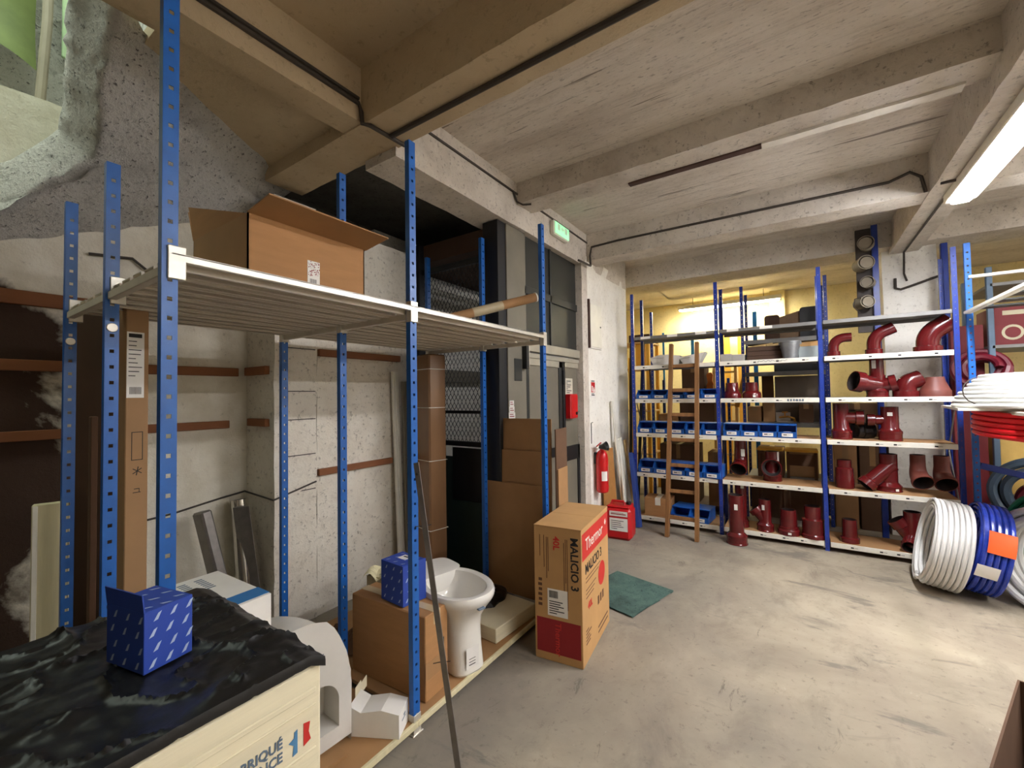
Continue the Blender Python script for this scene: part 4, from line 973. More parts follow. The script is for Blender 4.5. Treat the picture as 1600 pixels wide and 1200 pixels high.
solo('small_jar', G().lathe([(0, 0), (.03, 0), (.03, .12), (.022, .13), (0, .13)], 14), M('cloudy_plastic', (150, 160, 180), .25), 'cloudy plastic jar standing in a middle shelf bin', 'jar', (-.975, 5.12, 1.054))
# small carton on the bottom shelf
t2 = thing('small_carton', 'small brown carton on the bottom shelf behind the ladder', 'box', (-1.40, 5.16, .092), .08)
part('body', G().box((-.15, -.12, 0), (.15, .12, .20), .003), CARD, t2)
part('tape', G().box((-.03, -.121, .12), (.03, .121, .2012)), CREAM, t2, 'pale tape')
# ------------------------------------------------------------------ maroon fittings
MI = [MAROON, DARKIN]
def fitting(label, parts_, loc, rz=0., lab=None, mats=None, cat='pipe fitting', tags=()):
    t = thing('pipe_fitting', label, cat, loc, rz, 'maroon pipe fittings')
    for nm, g in parts_: part(nm, g, mats or MI, t)
    for (p, n, s) in tags:
        q = Vector(n).to_track_quat('Z', 'Y').to_matrix().to_4x4()
        part('sticker', G().box((-s[0]/2, -s[1]/2, 0), (s[0]/2, s[1]/2, .0015), 0, T(*p) @ q), WHITE, t, 'white sticker')
    return t
def vert(r, h, collar=1.18, ch=.07, top=0., wall=.007):
    """upright pipe with a socket at the foot"""
    collar = max(collar, 1.2)+.10
    p = [(0, 0, 0), (0, 0, .010), (0, 0, .014), (0, 0, ch*.72), (0, 0, ch*.76), (0, 0, ch), (0, 0, ch+.004), (0, 0, ch+.03), (0, 0, h-.02), (0, 0, h)]
    rr = [r*collar*1.04, r*collar*1.04, r*collar, r*collar, r*collar*1.03, r*collar*1.03, r*collar*.96, r, r, r]
    if top: p += [(0, 0, h+.012), (0, 0, h+top)]; rr += [r*.86, r*.86]
    return G().pipe(p, rr, wall)
def side_branch(r, z, ang, L, az=0, coll=1.15, off=0.):
    d = Vector((math.cos(math.radians(ang)), 0, math.sin(math.radians(ang)))); X = rotm(az, 'Z'); s0 = Vector((off, 0, z))
    pts = [s0, s0+d*(L*.62), s0+d*(L*.66), s0+d*L]; return G().pipe([X @ p for p in pts], [r, r, r*(coll+.12), r*(coll+.12)], .007)
def elbow(r, h0, R, a1, tail, coll=1.15, az=0):
    X = rotm(az, 'Z'); pts = [Vector((0, 0, 0)), Vector((0, 0, .05)), Vector((0, 0, .056)), Vector((0, 0, h0))]
    rr = [r*(coll+.1), r*(coll+.1), r, r]
    for k in range(1, 9):
        a = math.radians(a1*k/8); pts.append(Vector((R*(1-math.cos(a)), 0, h0+R*math.sin(a)))); rr.append(r)
    a = math.radians(a1); d = Vector((math.sin(a), 0, math.cos(a))); pts.append(pts[-1]+d*tail); rr.append(r)
    return G().pipe([X @ p for p in pts], rr, .007)
Z5, Z4, Z3, Z2, Z1 = LV[4], LV[3], LV[2], LV[1], LV[0]
# shelf 1.83, right bay
fitting('small maroon right-angle bend, left of three on the upper shelf', [('bend', elbow(.043, .09, .09, 90, .05))], (.285, 5.15, Z5))
fitting('maroon swan-neck bend, middle of three on the upper shelf', [('bend', elbow(.052, .10, .12, 66, .08))], (.585, 5.15, Z5), 0, None, None, 'pipe fitting', [((.075, -.02, .235), (-.2, -.5, .8), (.06, .02))])
fitting('large maroon bend with wide mouth, right of three on the upper shelf', [('bend', elbow(.078, .08, .15, 55, .10))], (.95, 5.16, Z5))
# shelf 1.44, middle bay: two reducers
def cone(r0, r1, h): return G().pipe([(0, 0, 0), (0, 0, .045), (0, 0, .055), (0, 0, .075), (0, 0, h)], [r0, r0, r0*.93, r1, r1*.9], .007)
fitting('maroon bell-shaped reducer next to the ladder, left of two', [('bell', cone(.088, .066, .165))], (-.60, 5.13, Z4))
fitting('maroon bell-shaped reducer with a white sticker, right of two', [('bell', cone(.088, .062, .165))], (-.415, 5.13, Z4), 0, None, None, 'pipe fitting', [((.03, -.0875, .02), (.3, -1, 0), (.025, .02))])
# shelf 1.44, right bay
fitting('big maroon tee with an open mouth and a tall neck under the swan-neck bend', [('body', vert(.062, .20, 1.15, .06)), ('mouth', side_branch(.075, .11, 12, .20, 205)), ('neck', G().pipe([(0, 0, .15), (0, 0, .36)], [.055, .052], .007)), ('branch', side_branch(.06, .10, 12, .14, -10))], (.60, 5.16, Z4), 0, None, None, 'pipe fitting', [((-.025, -.048, .30), (-.3, -1, 0), (.03, .075))])
fitting('maroon sharp-angled bend with an octagonal shoulder', [('bend', elbow(.075, .075, .07, 70, .06))], (.795, 5.16, Z4), .2)
fitting('dusty maroon reducer cone at the right end of its shelf', [('cone', G().pipe([(0, 0, 0), (0, 0, .05), (0, 0, .06), (0, 0, .13), (0, 0, .17)], [.105, .105, .098, .07, .062], .007))], (.985, 5.16, Z4), 0, None, [MAROOND, DARKIN])
# shelf 1.045, right bay
fitting('maroon tee with a short collared branch pointing right', [('body', vert(.062, .335, 1.2, .075)), ('branch', side_branch(.055, .20, 0, .165, 0, 1.12))], (.325, 5.14, Z3))
fitting('maroon tee with its branch pointing left and a white sticker', [('body', vert(.064, .305, 1.22, .085)), ('branch', side_branch(.045, .185, 0, .16, 180, 1.12))], (.675, 5.14, Z3), 0, None, None, 'pipe fitting', [((-.006, -.0645, .24), (-.1, -1, 0), (.036, .032))])
fitting('black cast pipe clamp lying between the two tees', [('ring', G().pipe([(-.07, 0, .075), (.07, 0, .075)], [.072, .072], .012)), ('collar', G().pipe([(-.02, 0, .075), (.02, 0, .075)], [.078, .078], .01)), ('lug', G().box((-.03, -.09, .06), (.03, -.06, .10), .004))], (.50, 5.25, Z3), .4, None, [BLACK, BLACK])
fitting('black cylinder standing behind the left tee', [('body', G().pipe([(0, 0, 0), (0, 0, .27)], [.06, .06], .01))], (.455, 5.31, Z3), 0, None, [BLACK, BLACK])
# shelf .585, middle bay
def mouth_elbow(r, h, az):
    X = rotm(az, 'Z'); pts = [Vector((0, 0, h)), Vector((0, 0, h-.1)), Vector((0, 0, .17))]; rr = [r*.9, r*.92, r]
    for k in range(1, 6):
        a = math.radians(55*k/5); pts.append(Vector((.12*(1-math.cos(a)), 0, .17-.12*math.sin(a)*.75))); rr.append(r*(1+.04*k))
    d = (pts[-1]-pts[-2]).normalized(); pts += [pts[-1]+d*.02, pts[-1]+d*.05]; rr += [r*1.32, r*1.34]
    return G().pipe([X @ p for p in pts], rr, .008)
fitting('tall maroon bend opening towards the viewer right of the ladder', [('bend', mouth_elbow(.062, .385, -100))], (-.545, 5.20, Z2+.03), 0, None, None, 'pipe fitting', [((.03, -.07, .245), (.3, -1, .1), (.035, .075))])
fitting('maroon tee with a round dark mouth facing the viewer', [('body', vert(.064, .30, 1.22, .06)), ('mouth', side_branch(.07, .145, 0, .125, -90, 1.18))], (-.255, 5.19, Z2), 0, None, None, 'pipe fitting', [((.055, -.042, .25), (.7, -.6, 0), (.022, .10))])
# shelf .585, right bay
fitting('maroon stepped coupling beside the third post', [('body', G().pipe([(0, 0, 0), (0, 0, .01), (0, 0, .09), (0, 0, .1), (0, 0, .185), (0, 0, .195), (0, 0, .262)], [.072, .074, .074, .07, .07, .058, .056], .007))], (.335, 5.13, Z2))
fitting('large maroon Y branch tilted to the left with a sticker at its foot', [('body', vert(.066, .335, 1.28, .05)), ('branch', G().pipe([(.02, 0, .235), (-.13, -.05, .085), (-.137, -.052, .078), (-.175, -.065, .04)], [.066, .066, .076, .078], .007))], (.655, 5.16, Z2), 0, None, None, 'pipe fitting', [((.045, -.082, .022), (.4, -1, .1), (.024, .02))])
fitting('dusty maroon bend with a downward mouth, left of a pair', [('bend', mouth_elbow(.058, .305, -80))], (.86, 5.20, Z2+.03), 0, None, [MAROOND, DARKIN])
fitting('dusty maroon bend with a downward mouth, right of a pair', [('bend', mouth_elbow(.058, .305, -85))], (1.015, 5.20, Z2+.03), 0, None, [MAROOND, DARKIN])
# floor and bottom shelf
fitting('tall maroon pipe with a socket foot standing on the floor before the shelving', [('body', vert(.068, .48, 1.28, .085))], (-.555, 4.80, 0), 0, None, None, 'pipe fitting', [((.005, -.0685, .37), (.1, -1, 0), (.03, .055))])
fitting('maroon pipe standing behind the tall one on the bottom shelf', [('body', vert(.055, .47, 1.2, .06))], (-.545, 5.12, Z1), 0, None, None, 'pipe fitting', [((.02, -.053, .43), (.3, -1, 0), (.03, .05))])
fitting('maroon Y branch with a sticker on the bottom shelf', [('body', vert(.055, .315, 1.28, .06)), ('branch', side_branch(.052, .11, 48, .14, 180, 1.2))], (-.325, 5.08, Z1), 0, None, None, 'pipe fitting', [((-.012, -.0555, .24), (-.2, -1, 0), (.025, .05))])
fitting('short wide maroon coupling on the bottom shelf, left of two', [('body', G().pipe([(0, 0, 0), (0, 0, .045), (0, 0, .055), (0, 0, .075), (0, 0, .08), (0, 0, .225), (0, 0, .24)], [.095, .095, .085, .083, .076, .068, .066], .008))], (-.125, 5.07, Z1), 0, None, None, 'pipe fitting', [((.01, -.095, .025), (.1, -1, 0), (.028, .02))])
fitting('stepped maroon coupling on the bottom shelf, right of two', [('body', G().pipe([(0, 0, 0), (0, 0, .03), (0, 0, .04), (0, 0, .16), (0, 0, .175), (0, 0, .185), (0, 0, .30)], [.098, .098, .09, .088, .092, .072, .07], .008))], (.075, 5.07, Z1))
fitting('small maroon coupling alone on the bottom shelf right of the third post', [('body', G().pipe([(0, 0, 0), (0, 0, .04), (0, 0, .05), (0, 0, .21)], [.074, .074, .06, .056], .007))], (.355, 5.09, Z1))
fitting('dark maroon Y branch at the right end of the bottom shelf beside the hose coils', [('body', vert(.062, .33, 1.1, .05)), ('branch', side_branch(.055, .08, 55, .20, 180, 1.1)), ('branch', G().pipe([(-.02, -.03, .09), (-.05, -.15, .05)], [.05, .056], .007))], (.80, 5.14, Z1))
# upper shelf, other goods
t2 = thing('white_tray', 'crumpled white polystyrene tray on the upper shelf, left one', 'tray', (-1.27, 5.17, Z5))
part('body', G().prism([(-.14, 0), (.14, 0), (.16, .10), (.02, .12), (-.08, .12), (-.18, .09)], -.10, .10, 'y'), WHITE, t2); part('rim', G().box((-.18, -.11, .085), (-.02, .11, .095), .003), WHITE, t2)
t2 = thing('white_tray', 'white bowl-shaped polystyrene tray on the upper shelf, right one', 'tray', (-.99, 5.17, Z5))
part('body', G().prism([(-.09, 0), (.07, 0), (.14, .125), (-.14, .08)], -.09, .09, 'y'), WHITE, t2); part('rim', G().box((-.14, -.10, .075), (.0, .10, .085), .003, rotm(-8, 'Y')), WHITE, t2)
solo('grey_carton', G().box((-.13, -.10, 0), (-.02, .10, .085), .003).box((-.02, -.10, 0), (.10, .10, .075), .003), M('grey_card', (170, 164, 154), .8), 'low grey carton on the upper shelf near the second post', 'box', (-.57, 5.18, Z5))
solo('grey_carton', G().box((-.09, -.05, 0), (.09, .05, .05), .003), WCARD, 'thin cream carton on the upper shelf beside the wooden crate', 'box', (-.46, 5.30, Z5))
t2 = thing('wooden_crate', 'dark wooden crate holding pale offcuts on the upper shelf', 'crate', (-.27, 5.26, Z5), .1)
for k in range(3): part('board', G().box((-.19, -.10+.004*k, .003+k*.05), (.16, -.088+.004*k, .05+k*.05), .002), PLY, t2)
part('board', G().box((-.19, .09, 0), (.16, .10, .15), .002), PLY, t2); part('end_board', G().box((-.19, -.09, 0), (-.178, .09, .15)), PLY, t2); part('end_board', G().box((.148, -.09, 0), (.16, .09, .15)), PLY, t2)
random.seed(9)
for k in range(6): solo('wood_offcut', G().box((-.09, -.02, 0), (.09, .02, .02), .002), PINE, 'pale wooden offcut on top of the dark crate, %s in the heap' % ORD[k], 'offcut', (-.36+.055*k, 5.24+.01*(k % 3), Z5+.145+.012*(k % 2)), random.uniform(-.5, .5), 'pale offcuts', (0, random.uniform(-.12, .12), random.uniform(-.5, .5)))
t2 = thing('zinc_bucket', 'grey zinc bucket on the upper shelf in front of the crate', 'bucket', (-.065, 5.13, Z5))
part('body', G().lathe([(0, .004), (.06, .004), (.063, 0), (.088, .165), (.092, .168), (.092, .176), (.085, .176), (.06, .012), (0, .012)], 24), ZINC, t2)
part('handle', G().tube(arc((0, 0, .16), .092, 200, 340, 10, 'xz'), .003, 6, rotm(12, 'X')), ZINC, t2)
for s in (-1, 1): part('ear', G().box((s*.09-.008, -.012, .145), (s*.09+.008, .012, .17), .002), ZINC, t2)
solo('grey_box', G().box((-.08, -.10, 0), (.08, .10, .12), .004), M('blue_grey_card', (150, 158, 156), .7), 'blue-grey carton behind the zinc bucket on the upper shelf', 'box', (.085, 5.24, Z5))
solo('orange_offcut', G().prism([(-.10, 0), (.09, 0), (.09, .05), (-.07, .04)], -.06, .06, 'y'), CARD3, 'orange-brown carton lid lying on the blue-grey carton', 'box', (.075, 5.22, Z5+.12))
# ------------------------------------------------------------------ wooden ladder leaning on the shelving
t2 = thing('wooden_ladder', 'old wooden ladder leaning against the pipe shelving', 'ladder', (-1.045, 4.64, 0), 0, None, (math.radians(-9.3), 0, 0))
for s, sx in ((-1, 0.012), (1, -.012)):
    part('rail', G().add([(s*.146-.018, -.03, 0), (s*.146+.018, -.03, 0), (s*.146+.018, .03, 0), (s*.146-.018, .03, 0), (s*.146+sx-.018, -.03, 2.08), (s*.146+sx+.018, -.03, 2.08), (s*.146+sx+.018, .03, 2.08), (s*.146+sx-.018, .03, 2.08)], [(0, 3, 2, 1), (4, 5, 6, 7), (0, 1, 5, 4), (1, 2, 6, 5), (2, 3, 7, 6), (3, 0, 4, 7)]), WOODL, t2)
for k in range(7): part('rung', G().box((-.14, -.012, .185+k*.27), (.14, .016, .225+k*.27), .006), WOODL, t2)

# ------------------------------------------------------------------ hose rack and coils at the right edge
hr = thing('hose_rack', 'blue post rack with pale beams carrying hose coils at the right edge', 'rack', (1.16, 4.95, 0))
def HL(p): return (p[0]-1.16, p[1]-4.95, p[2])
for (x, y) in ((1.165, 4.93), (1.165, 3.1), (1.85, 4.93), (1.85, 3.1)):
    part('post', post_mesh(2.69), BLUE, hr, None, HL((x, y, 0)), (0, 0, -R90 if y > 4 else R90))
def beam(a, b, s=.022, mat=CREAM, nm='beam'):
    a, b = Vector(HL(a)), Vector(HL(b)); part(nm, G().box((-s*.5, -s, 0), (s*.5, s, (b-a).length), .002, T(*a) @ (b-a).to_track_quat('Z', 'X').to_matrix().to_4x4()), mat, hr)
beam((1.15, 4.93, 2.12), (1.15, 3.1, 2.12)); beam((1.85, 4.93, 2.12), (1.85, 3.1, 2.12)); beam((1.165, 4.94, 2.41), (1.85, 4.94, 2.41)); beam((1.15, 4.93, 1.34), (1.15, 3.1, 1.34)); beam((1.85, 4.93, 1.34), (1.85, 3.1, 1.34))
for k in range(6): part('slat', G().box((0, 0, 0), (.69, .11, .012), .002), DGREY, hr, None, HL((1.16, 3.2+k*.29, 2.115)))
part('shelf_board', G().prism([(-.19, .05), (-.26, -.72), (.72, -.80), (.72, .02)], 0, .018, 'z'), CREAM, hr, 'white board under the hose coil', HL((1.16, 4.86, 1.352)))
part('low_rail', G().box((0, -.015, 0), (.75, .015, .05), .003, T(.02, .0, .86) @ rotm(14, 'Y')), NAVY, hr)
def coil(name, label, loc, rot, R, r, turns, layers, mat, pitch=1.02, seg=44, wob=.004, dome=0.):
    t = thing(name, label, 'hose coil', loc, 0, None, rot); random.seed(int(R*1000)+turns)
    for l in range(layers):
        pts = []
        for k in range(turns*seg+1):
            a = 2*math.pi*k/seg; z = (k/seg-turns/2)*2*r*pitch*(1 if l % 2 == 0 else -1)
            q = R-l*2*r-dome*max(0, (k/seg)/turns)**1.6*(1 if l % 2 == 0 else 0)-(dome*max(0, 1-(k/seg)/turns)**1.6 if l % 2 else 0)+wob*math.sin(a*1.0+l)+wob*.8*NZ.noise(Vector((math.cos(a)*2, math.sin(a)*2, z*20+l)))
            pts.append((q*math.cos(a), q*math.sin(a), z))
        part('winding', G().tube(pts, r, 8), mat, t)
    return t
# axis along X for the standing coils (local Z -> X)
c1 = coil('hose_coil', 'white hose coil standing upright on the floor at the end of the shelving', (.865, 4.50, .336), (0, math.radians(101), math.radians(-3)), .315, .0125, 7, 3, WHOSE, 1.14)
c2 = coil('hose_coil', 'blue film-wrapped hose coil with an orange sticker leaning beside the white one', (1.07, 4.49, .345), (0, math.radians(101), math.radians(-3)), .31, .0145, 5, 3, BLUEH, 1.06)
FILM = M('blue_translucent_film', (52, 78, 178), .12, 0, .25, 14, .5, 25, None, .7)
def torus_wrap(i, j):
    a = 2*math.pi*i; b = 2*math.pi*j; rr = .275+.052*math.cos(b)+.006*NZ.noise(Vector((math.cos(a)*6, math.sin(a)*6, b)))
    return (rr*math.cos(a), rr*math.sin(a), .085*math.copysign(abs(math.sin(b))**.7, math.sin(b))+.004*math.sin(a*19))
part('film', G().grid(lambda i, j: torus_wrap(.0+.42*i+.02*math.sin(j*9), .62+.76*j), 30, 14), FILM, c2, 'wrinkled blue film')
X = rotm(0, 'Z')
# stickers sit on the rim facing the viewer: local direction of the viewer
def on_rim(c, ang, z0, z1, half, R, mat, lab):
    g = G().grid(lambda i, j: ((R)*math.cos(math.radians(ang-half+2*half*i)), R*math.sin(math.radians(ang-half+2*half*i)), z0+(z1-z0)*j), 6, 2)
    part('sticker', g, mat, c, lab)
on_rim(c2, -112, -.05, .08, 13, .332, ORANGE, 'orange sticker')
on_rim(c2, -75, -.08, .03, 8, .330, WHITE, 'dirty white sticker')
coil('hose_coil', 'green hose coil leaning behind the white coil at the far right', (1.50, 4.70, .375), (0, math.radians(96), math.radians(24)), .35, .019, 3, 3, GREENH)
coil('hose_coil', 'white ribbed hose coil lowest at the right edge of the view', (1.36, 4.36, .35), (0, math.radians(96), math.radians(28)), .32, .024, 3, 2, WHOSE)
c5 = coil('hose_coil', 'white hose coil lying flat on the rack board at the right edge', (1.37, 4.36, 1.487), (0, 0, .3), .435, .0145, 8, 6, WHOSE, 1.0, 56, .006, .16)
part('tie', G().tube(arc((-.40, -.08, 0), .09, 100, 300, 8, 'xz'), .004, 6), CABLE, c5, 'dark tie wire')
coil('hose_coil', 'red hose coil hanging below the rack board at the right edge', (1.42, 4.33, 1.25), (math.radians(3), math.radians(2), 0), .385, .017, 5, 2, REDH, 1.05, 56, .012)
part('hanger', G().tube([(.2, -.6, 1.15), (.2, -.6, 1.36)], .004, 6).tube([(.6, -.6, 1.15), (.6, -.6, 1.36)], .004, 6).tube([(.0, -.6, 1.155), (.7, -.6, 1.155)], .006, 6), GREYST, hr, 'thin bar holding the red coil')
part('sticker', G().lathe([(0, .003), (.012, .003), (.014, 0)], 10, T(0, 0, 0)), WHITE, hr, None, HL((1.17, 3.99, 1.245)), (R90, 0, 0))
# dark hoses behind
coil('hose_coil', 'dark blue-grey hose coil behind the rack near the floor', (1.62, 5.35, .62), (math.radians(90), 0, math.radians(-20)), .26, .035, 2, 2, M('slate_hose', (62, 78, 92), .5))
coil('hose_coil', 'dark red wrapped coil inside the slate-coloured coil', (1.66, 5.42, .55), (math.radians(90), 0, math.radians(-20)), .13, .03, 2, 2, M('dark_red_wrap', (104, 16, 34), .35))
coil('hose_coil', 'dark red net-wrapped coil on the far shelf behind the blue posts', (1.38, 5.62, 1.67), (math.radians(70), 0, math.radians(-15)), .17, .03, 2, 2, M('dark_red_wrap', (104, 16, 34), .35))
# ------------------------------------------------------------------ things in the room behind
def carton(label, x0, x1, y0, y1, z0, z1, mat=CARDD, tape=True, rz=0., name='cardboard_box'):
    t = thing(name, label, 'box', ((x0+x1)/2, (y0+y1)/2, z0), rz); a, b, h = (x1-x0)/2, (y1-y0)/2, z1-z0
    part('body', G().box((-a, -b, 0), (a, b, h), .003), mat, t)
    if tape: part('tape', G().box((-.025, -b-.001, h*.75), (.025, b+.001, h+.001)), M('parcel_tape', (150, 116, 76), .3), t)
    return t
bk = thing('back_rack', 'dark blue post rack with grey shelves in the room behind the pipe shelving', 'rack', (-.56, 5.9, 0))
bm_ = post_mesh(2.80, .034, .026, .0025, .055, .006, NAVY, 'navy2')
for (x, y) in ((-.56, 5.9), (.27, 5.9), (-.56, 6.45), (.27, 6.45)): part('post', bm_, NAVY, bk, None, (x+.56, y-5.9, 0), (0, 0, -R90 if y < 6 else R90))
for z, m in ((.50, GREYST), (1.14, GREYST), (1.74, GREYST), (2.13, PLY)):
    s_ = part('shelf', G().box((.02, .01, z-.02), (.81, .55, z), .002), m, bk); part('front_edge', G().box((.02, -.008, z-.05), (.81, .008, z), .002), GREYST, s_)
br = thing('back_rack', 'dark blue post rack behind the ladder bay', 'rack', (-1.66, 5.9, 0))
for (x, y) in ((-1.66, 5.9), (-.80, 5.9), (-1.66, 6.5), (-.80, 6.5)): part('post', post_mesh(2.62 if y < 6 else 1.7, .034, .026, .0025, .055, .006, NAVY, 'navy3'), NAVY, br, None, (x+1.66, y-5.9, 0), (0, 0, -R90 if y < 6 else R90))
for z in (.06, .98, 1.52):
    s_ = part('shelf', G().box((.02, .01, z-.02), (.84, .6, z), .002), PLY, br); part('front_edge', G().box((.02, -.008, z-.04), (.84, .008, z), .002), RUST, s_)
carton('large dark brown carton low in the rack behind the ladder', -1.60, -1.13, 5.98, 6.4, .06, .82)
carton('dark brown carton beside the large one behind the ladder bay', -1.0, -.84, 5.98, 6.4, .06, .74, CARD2)
carton('brown carton on the middle shelf behind the ladder rungs', -1.62, -1.36, 6.0, 6.4, .98, 1.22, CARD2)
carton('dark brown carton behind the ladder at bin height', -1.34, -.92, 6.02, 6.4, .98, 1.40)
carton('dark brown carton standing between the ladder and the second post', -1.31, -1.03, 6.05, 6.4, 1.52, 1.86, CARDD)
carton('pale-lidded brown carton on the grey shelf, left one', -.53, -.39, 6.0, 6.35, 1.14, 1.325, CARD2, True)
carton('brown carton on the grey shelf, second from the post', -.37, -.25, 6.0, 6.35, 1.14, 1.405, CARD2, False)
carton('orange-brown carton behind the brass tap', -.24, -.06, 6.2, 6.44, 1.14, 1.45, CARD, False)
carton('dark carton with a pale lid on the grey shelf at the right', -.01, .13, 6.0, 6.3, 1.14, 1.35, DUST if False else CARDD, True)
carton('tall brown carton stack low behind the third post', .30, .50, 5.95, 6.3, .0, 1.0, CARD2)
carton('brown carton on the low shelf behind the maroon tee', -.44, -.17, 6.05, 6.4, .50, .82, CARDD)
carton('brown carton on the low shelf behind the empty middle bay', -.13, .16, 6.05, 6.4, .50, .80, CARD2)
carton('wide brown carton on the floor behind the middle bay', -.52, .2, 6.0, 6.4, 0, .44, CARDD)
carton('tall dark brown crate behind the small coupling in the right bay', .52, .74, 5.95, 6.3, 0, .92, CARDD)
carton('dark brown carton on the tall brown stack behind the stepped coupling', .32, .72, 5.98, 6.3, 1.0, 1.36, CARDD)
solo('brass_tap', G().tube([(-.09, 0, .05), (0, 0, .06), (.06, 0, .04), (.07, 0, 0)], .012, 8).tube([(-.03, 0, .06), (-.03, 0, .11)], .008, 8).box((-.06, -.01, .105), (.0, .01, .12), .003), BRASS, 'brass tap lying on a paper on the grey back shelf', 'tap', (-.12, 6.05, 1.145))
solo('paper_sheet', G().box((-.10, -.08, 0), (.10, .08, .006)).box((-.1, .06, 0), (.05, .075, .11)), WHITE, 'folded pale paper on the grey back shelf', 'paper', (-.14, 6.12, 1.14), .1)
for k, (x, w) in enumerate(((-.29, .26), (0.0, .30))):
    t2 = thing('wooden_stool', 'yellow-topped stool behind the maroon fittings, %s one' % ('left', 'right')[k], 'stool', (x, 5.66, 0))
    part('seat', G().box((-w/2, -.12, .845), (w/2, .12, .872), .01), OAK, t2)
    for a in (-1, 1):
        for b in (-1, 1): part('leg', G().box((a*w*.42-.012, b*.10-.012, 0), (a*w*.42+.012, b*.10+.012, .85), .003), CARDD, t2)
    part('apron', G().box((-w*.42, -.105, .70), (w*.42, -.09, .82)), CARDD, t2)
# panels standing in the back room
def panel(name, label, x0, x1, y, z0, z1, mat, th=.02, b=.004, cat='panel', rz=0.): solo(name, G().box((x0-(x0+x1)/2, -th/2, 0), (x1-(x0+x1)/2, th/2, z1-z0), b), mat, label, cat, ((x0+x1)/2, y, z0), rz)
def rpanel(label, x0, x1, y, z0, z1, mat):
    r = .035; a = (x1-x0)/2; h = z1-z0
    pl = [(-a, 0), (a, 0)]+[(a-r+r*math.cos(math.radians(q)), h-r+r*math.sin(math.radians(q))) for q in range(0, 91, 18)]+[(-a+r+r*math.cos(math.radians(q)), h-r+r*math.sin(math.radians(q))) for q in range(90, 181, 18)]
    solo('rounded_panel', G().prism(pl, -.015, .015, 'y'), mat, label, 'panel', ((x0+x1)/2, y, z0))
rpanel('dark brown rounded panel standing on the back rack', -.345, -.18, 6.30, 2.13, 2.47, PLY)
rpanel('black rounded panel standing on the back rack at the third post', .03, .235, 6.30, 2.13, 2.53, BLACK)
solo('weathered_screen', G().prism([(-.11, 0), (.11, 0), (.11, .37), (-.11, .31)], -.01, .01, 'y'), M('grey_old_wood', (120, 96, 72), .8, 0, .2, 6), 'weathered wooden panel between the two rounded panels', 'panel', (-.07, 6.33, 2.13))
panel('grey_sheet', 'large grey sheet standing behind the upper middle bay', -.25, .24, 6.2, 1.74, 2.09, DGREY)
panel('grey_sheet', 'grey-brown sheet standing behind the maroon reducers', -.25, .24, 6.2, 1.14, 1.69, M('taupe_sheet', (112, 100, 86), .7), .02, .004, 'panel')
panel('wooden_slab', 'upright brown wooden slab beside the sky-blue post', -.40, -.27, 6.40, 1.14, 1.72, CARDD)
def far_post(label, x, y, z1, mat, w=.05): solo('upright_post', G().box((-w/2, -.015, 0), (w/2, .0, z1), .002).box((-w/2, -.015, 0), (-w/2+.004, .03, z1)), mat, label, 'post', (x, y, 0))
far_post('sky-blue post leaning upright in the back room right of the ladder', -.47, 6.55, 2.58, SKYB, .05)
far_post('sky-blue post seen above the ladder', -1.44, 7.5, 2.45, SKYB, .05)
far_post('thin blue post seen left of the ladder', -1.83, 7.2, 2.5, SKYB, .03)
far_post('white upright rail behind the third post', .30, 7.0, 2.88, CREAM, .035)
far_post('yellow post at the corner of the white wall', -2.15, 6.5, 2.06, OAK, .07)
for k, (x, a, lab) in enumerate(((-1.86, 1.5, 'left'), (-1.76, 3.2, 'right'))):
    solo('slotted_angle', G().add(*[[], []]) if False else G().box((-.02, -.002, 0), (.02, .002, 2.2)).box((-.02, -.002, 0), (-.016, .03, 2.2)), BLACK, 'black slotted angle leaning behind the first post, %s one' % lab, 'angle bar', (x-.08, 5.72, 0), 0, None, (0, math.radians(a), 0))
panel('orange_board', 'orange board behind the first post', -2.10, -1.95, 6.6, 1.9, 2.30, OAK)
panel('brown_board', 'dark brown board high behind the first post', -2.2, -1.88, 6.7, 2.3, 2.42, PLY, .25)
sd = thing('side_rack', 'yellow wooden side rack at the left of the back room', 'rack', (-2.15, 6.55, 0))
for x in (-.30, .25):
    for y in (0, .5): part('post', G().box((x-.025, y-.025, 0), (x+.025, y+.025, 2.32), .003), OAK, sd)
for z in (.6, 1.25, 1.9, 2.3): part('shelf', G().box((-.33, -.03, z-.025), (.28, .53, z), .003), PINE, sd)
for k in range(2):
    panel('yellow_sheet', 'tall yellow sheet against the far wall, %s one' % ('left', 'right')[k], -1.10+.22*k, -1.0+.22*k, 8.46, 0, 2.58, OAK, .03)
t2 = thing('yellow_ladder', 'yellow wooden step ladder in the back room', 'ladder', (-.96, 7.5, 0))
for x in (-.17, .14): part('rail', G().box((x-.02, -.02, 0), (x+.02, .02, 2.0), .003), PINE, t2)
for k in range(7): part('rung', G().box((-.16, -.015, .25+k*.26), (.14, .015, .285+k*.26), .003), PINE, t2)
solo('orange_jigsaw_piece', G().prism([(-.04, 0), (.04, 0), (.035, .08), (.045, .10), (.03, .14), (.04, .22), (.02, .25), (-.02, .25), (-.04, .22), (-.025, .12), (-.04, .09)], -.02, .02, 'y'), M('orange_paint', (226, 122, 30), .5), 'orange shaped wooden piece standing on the back shelf beside the carton', 'offcut', (-.985, 6.2, 1.52))
solo('yellow_plank', G().box((-.03, -.012, 0), (.03, .012, .72), .003), OAK, 'yellow plank leaning behind the maroon reducers', 'board', (-.72, 6.62, 1.3-.0), 0, None, (0, math.radians(14), 0))
t2 = thing('boot', 'dark maroon funnel on a stick above the second bin', 'tool', (-1.505, 5.28, 1.44))
part('handle', G().tube([(0, 0, .10), (-.01, .0, .40)], .010, 8), RUST, t2)
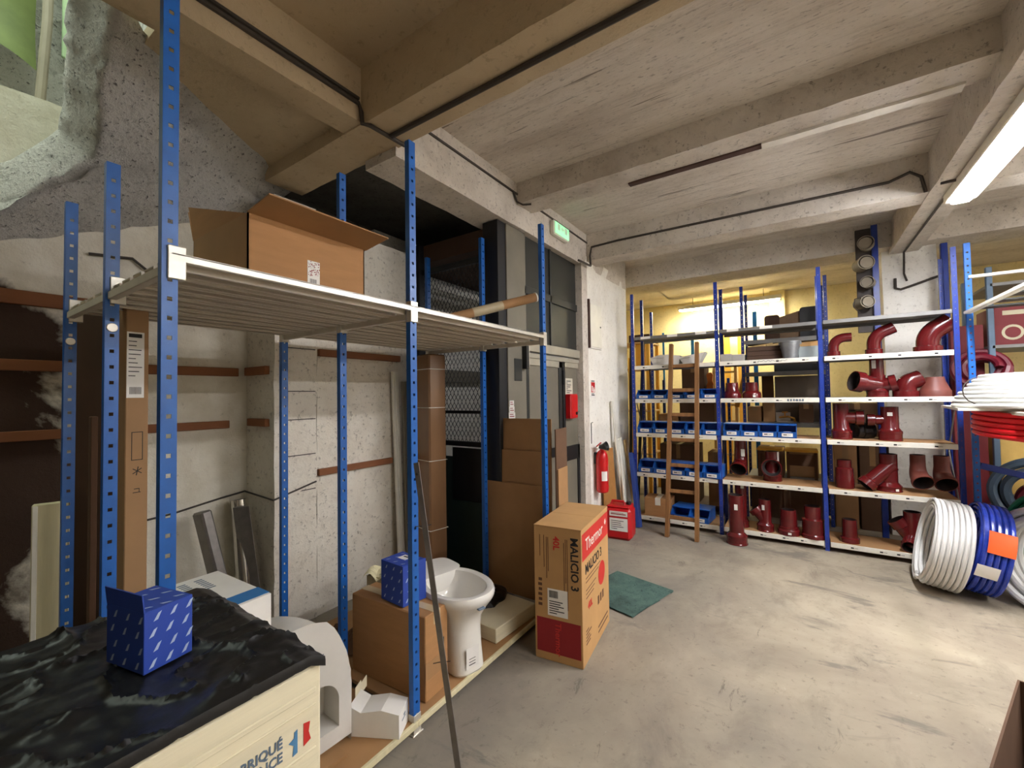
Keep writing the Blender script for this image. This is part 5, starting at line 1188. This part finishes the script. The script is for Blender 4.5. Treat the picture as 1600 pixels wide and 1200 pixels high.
part('head', G().prism([(-.03, 0), (.11, 0), (.11, .02), (.02, .09), (-.02, .10)], -.04, .04, 'y'), M('dark_maroon', (66, 26, 30), .5), t2)
# pipe stack hanging beside the pillar
ps = thing('duct_stack', 'grey round duct pieces hung in a column beside the white pillar', 'duct', (.60, 5.62, 2.2))
for k, (z, r, rx) in enumerate(((.20, .06, 20), (.40, .055, -15), (.60, .068, 15), (.80, .065, -10))):
    part('duct_end', G().pipe([(0, 0, 0), (0, .02, 0), (0, .16, 0)], [r*1.08, r, r], .008, 20, T(0, -.06, z) @ rotm(rx, 'Z')), [PIPEP, DUST], ps); part('cap', G().lathe([(0, .02), (r*.85, .02), (r*.9, 0)], 18, T(0, -.03, z) @ rotm(rx, 'Z') @ rotm(90, 'X')), PIPEP, ps)
part('back_bar', G().box((-.07, .08, -.1), (.07, .10, .98), .004), DUST, ps)
part('hanger', G().tube([(-.06, 0, .1), (-.11, -.03, .16), (-.10, -.03, .24), (-.04, 0, .26)], .006, 6), DUST, ps)
far_post('tall navy post beside the white pillar, left side', .68, 5.66, 3.19, NAVY, .05)
far_post('tall navy post beside the white pillar, right side', 1.22, 5.84, 2.94, NAVY, .05)
# far right rack with red boxes
rr = thing('far_rack', 'dark rack with red cartons behind the hose rack', 'rack', (1.40, 5.6, 0))
for (x, y) in ((1.45, 5.6), (2.4, 5.6), (1.45, 6.3), (2.4, 6.3)): part('post', G().box((x-1.40-.02, y-5.6-.02, 0), (x-1.40+.02, y-5.6+.02, 2.6), .003), M('slate_steel', (84, 104, 122), .5), rr)
for z in (.55, 1.56, 1.89, 2.45): part('shelf', G().box((.05, -.02, z-.03), (1.02, .72, z), .003), GREYST, rr)
t2 = thing('red_carton', 'dark red carton with white lettering bands on the far right rack', 'box', (1.92, 5.95, 1.89))
part('body', G().box((-.42, -.22, 0), (.42, .22, .36), .004), M('dark_red_card', (112, 26, 30), .6), t2)
part('print', G().box((-.20, -.2212, .10), (.40, -.22, .19)).box((-.36, -.2212, .28), (.35, -.22, .32)), M('faded_cream', (188, 180, 150), .7), t2)
part('print', G().pipe([(0, 0, 0), (0, .001, 0)], [.07, .07], .02, 20, T(-.30, -.2215, .12)), M('faded_cream', (188, 180, 150), .7), t2)
carton('yellow-brown carton low on the far right rack', 1.5, 2.3, 5.7, 6.2, .55, 1.05, M('ochre_card', (186, 152, 80), .8), False)
carton('dark red carton at the left end of the far right rack', 1.22, 1.44, 5.75, 6.1, 0, 2.1, M('dark_red_card', (112, 26, 30), .6), False)
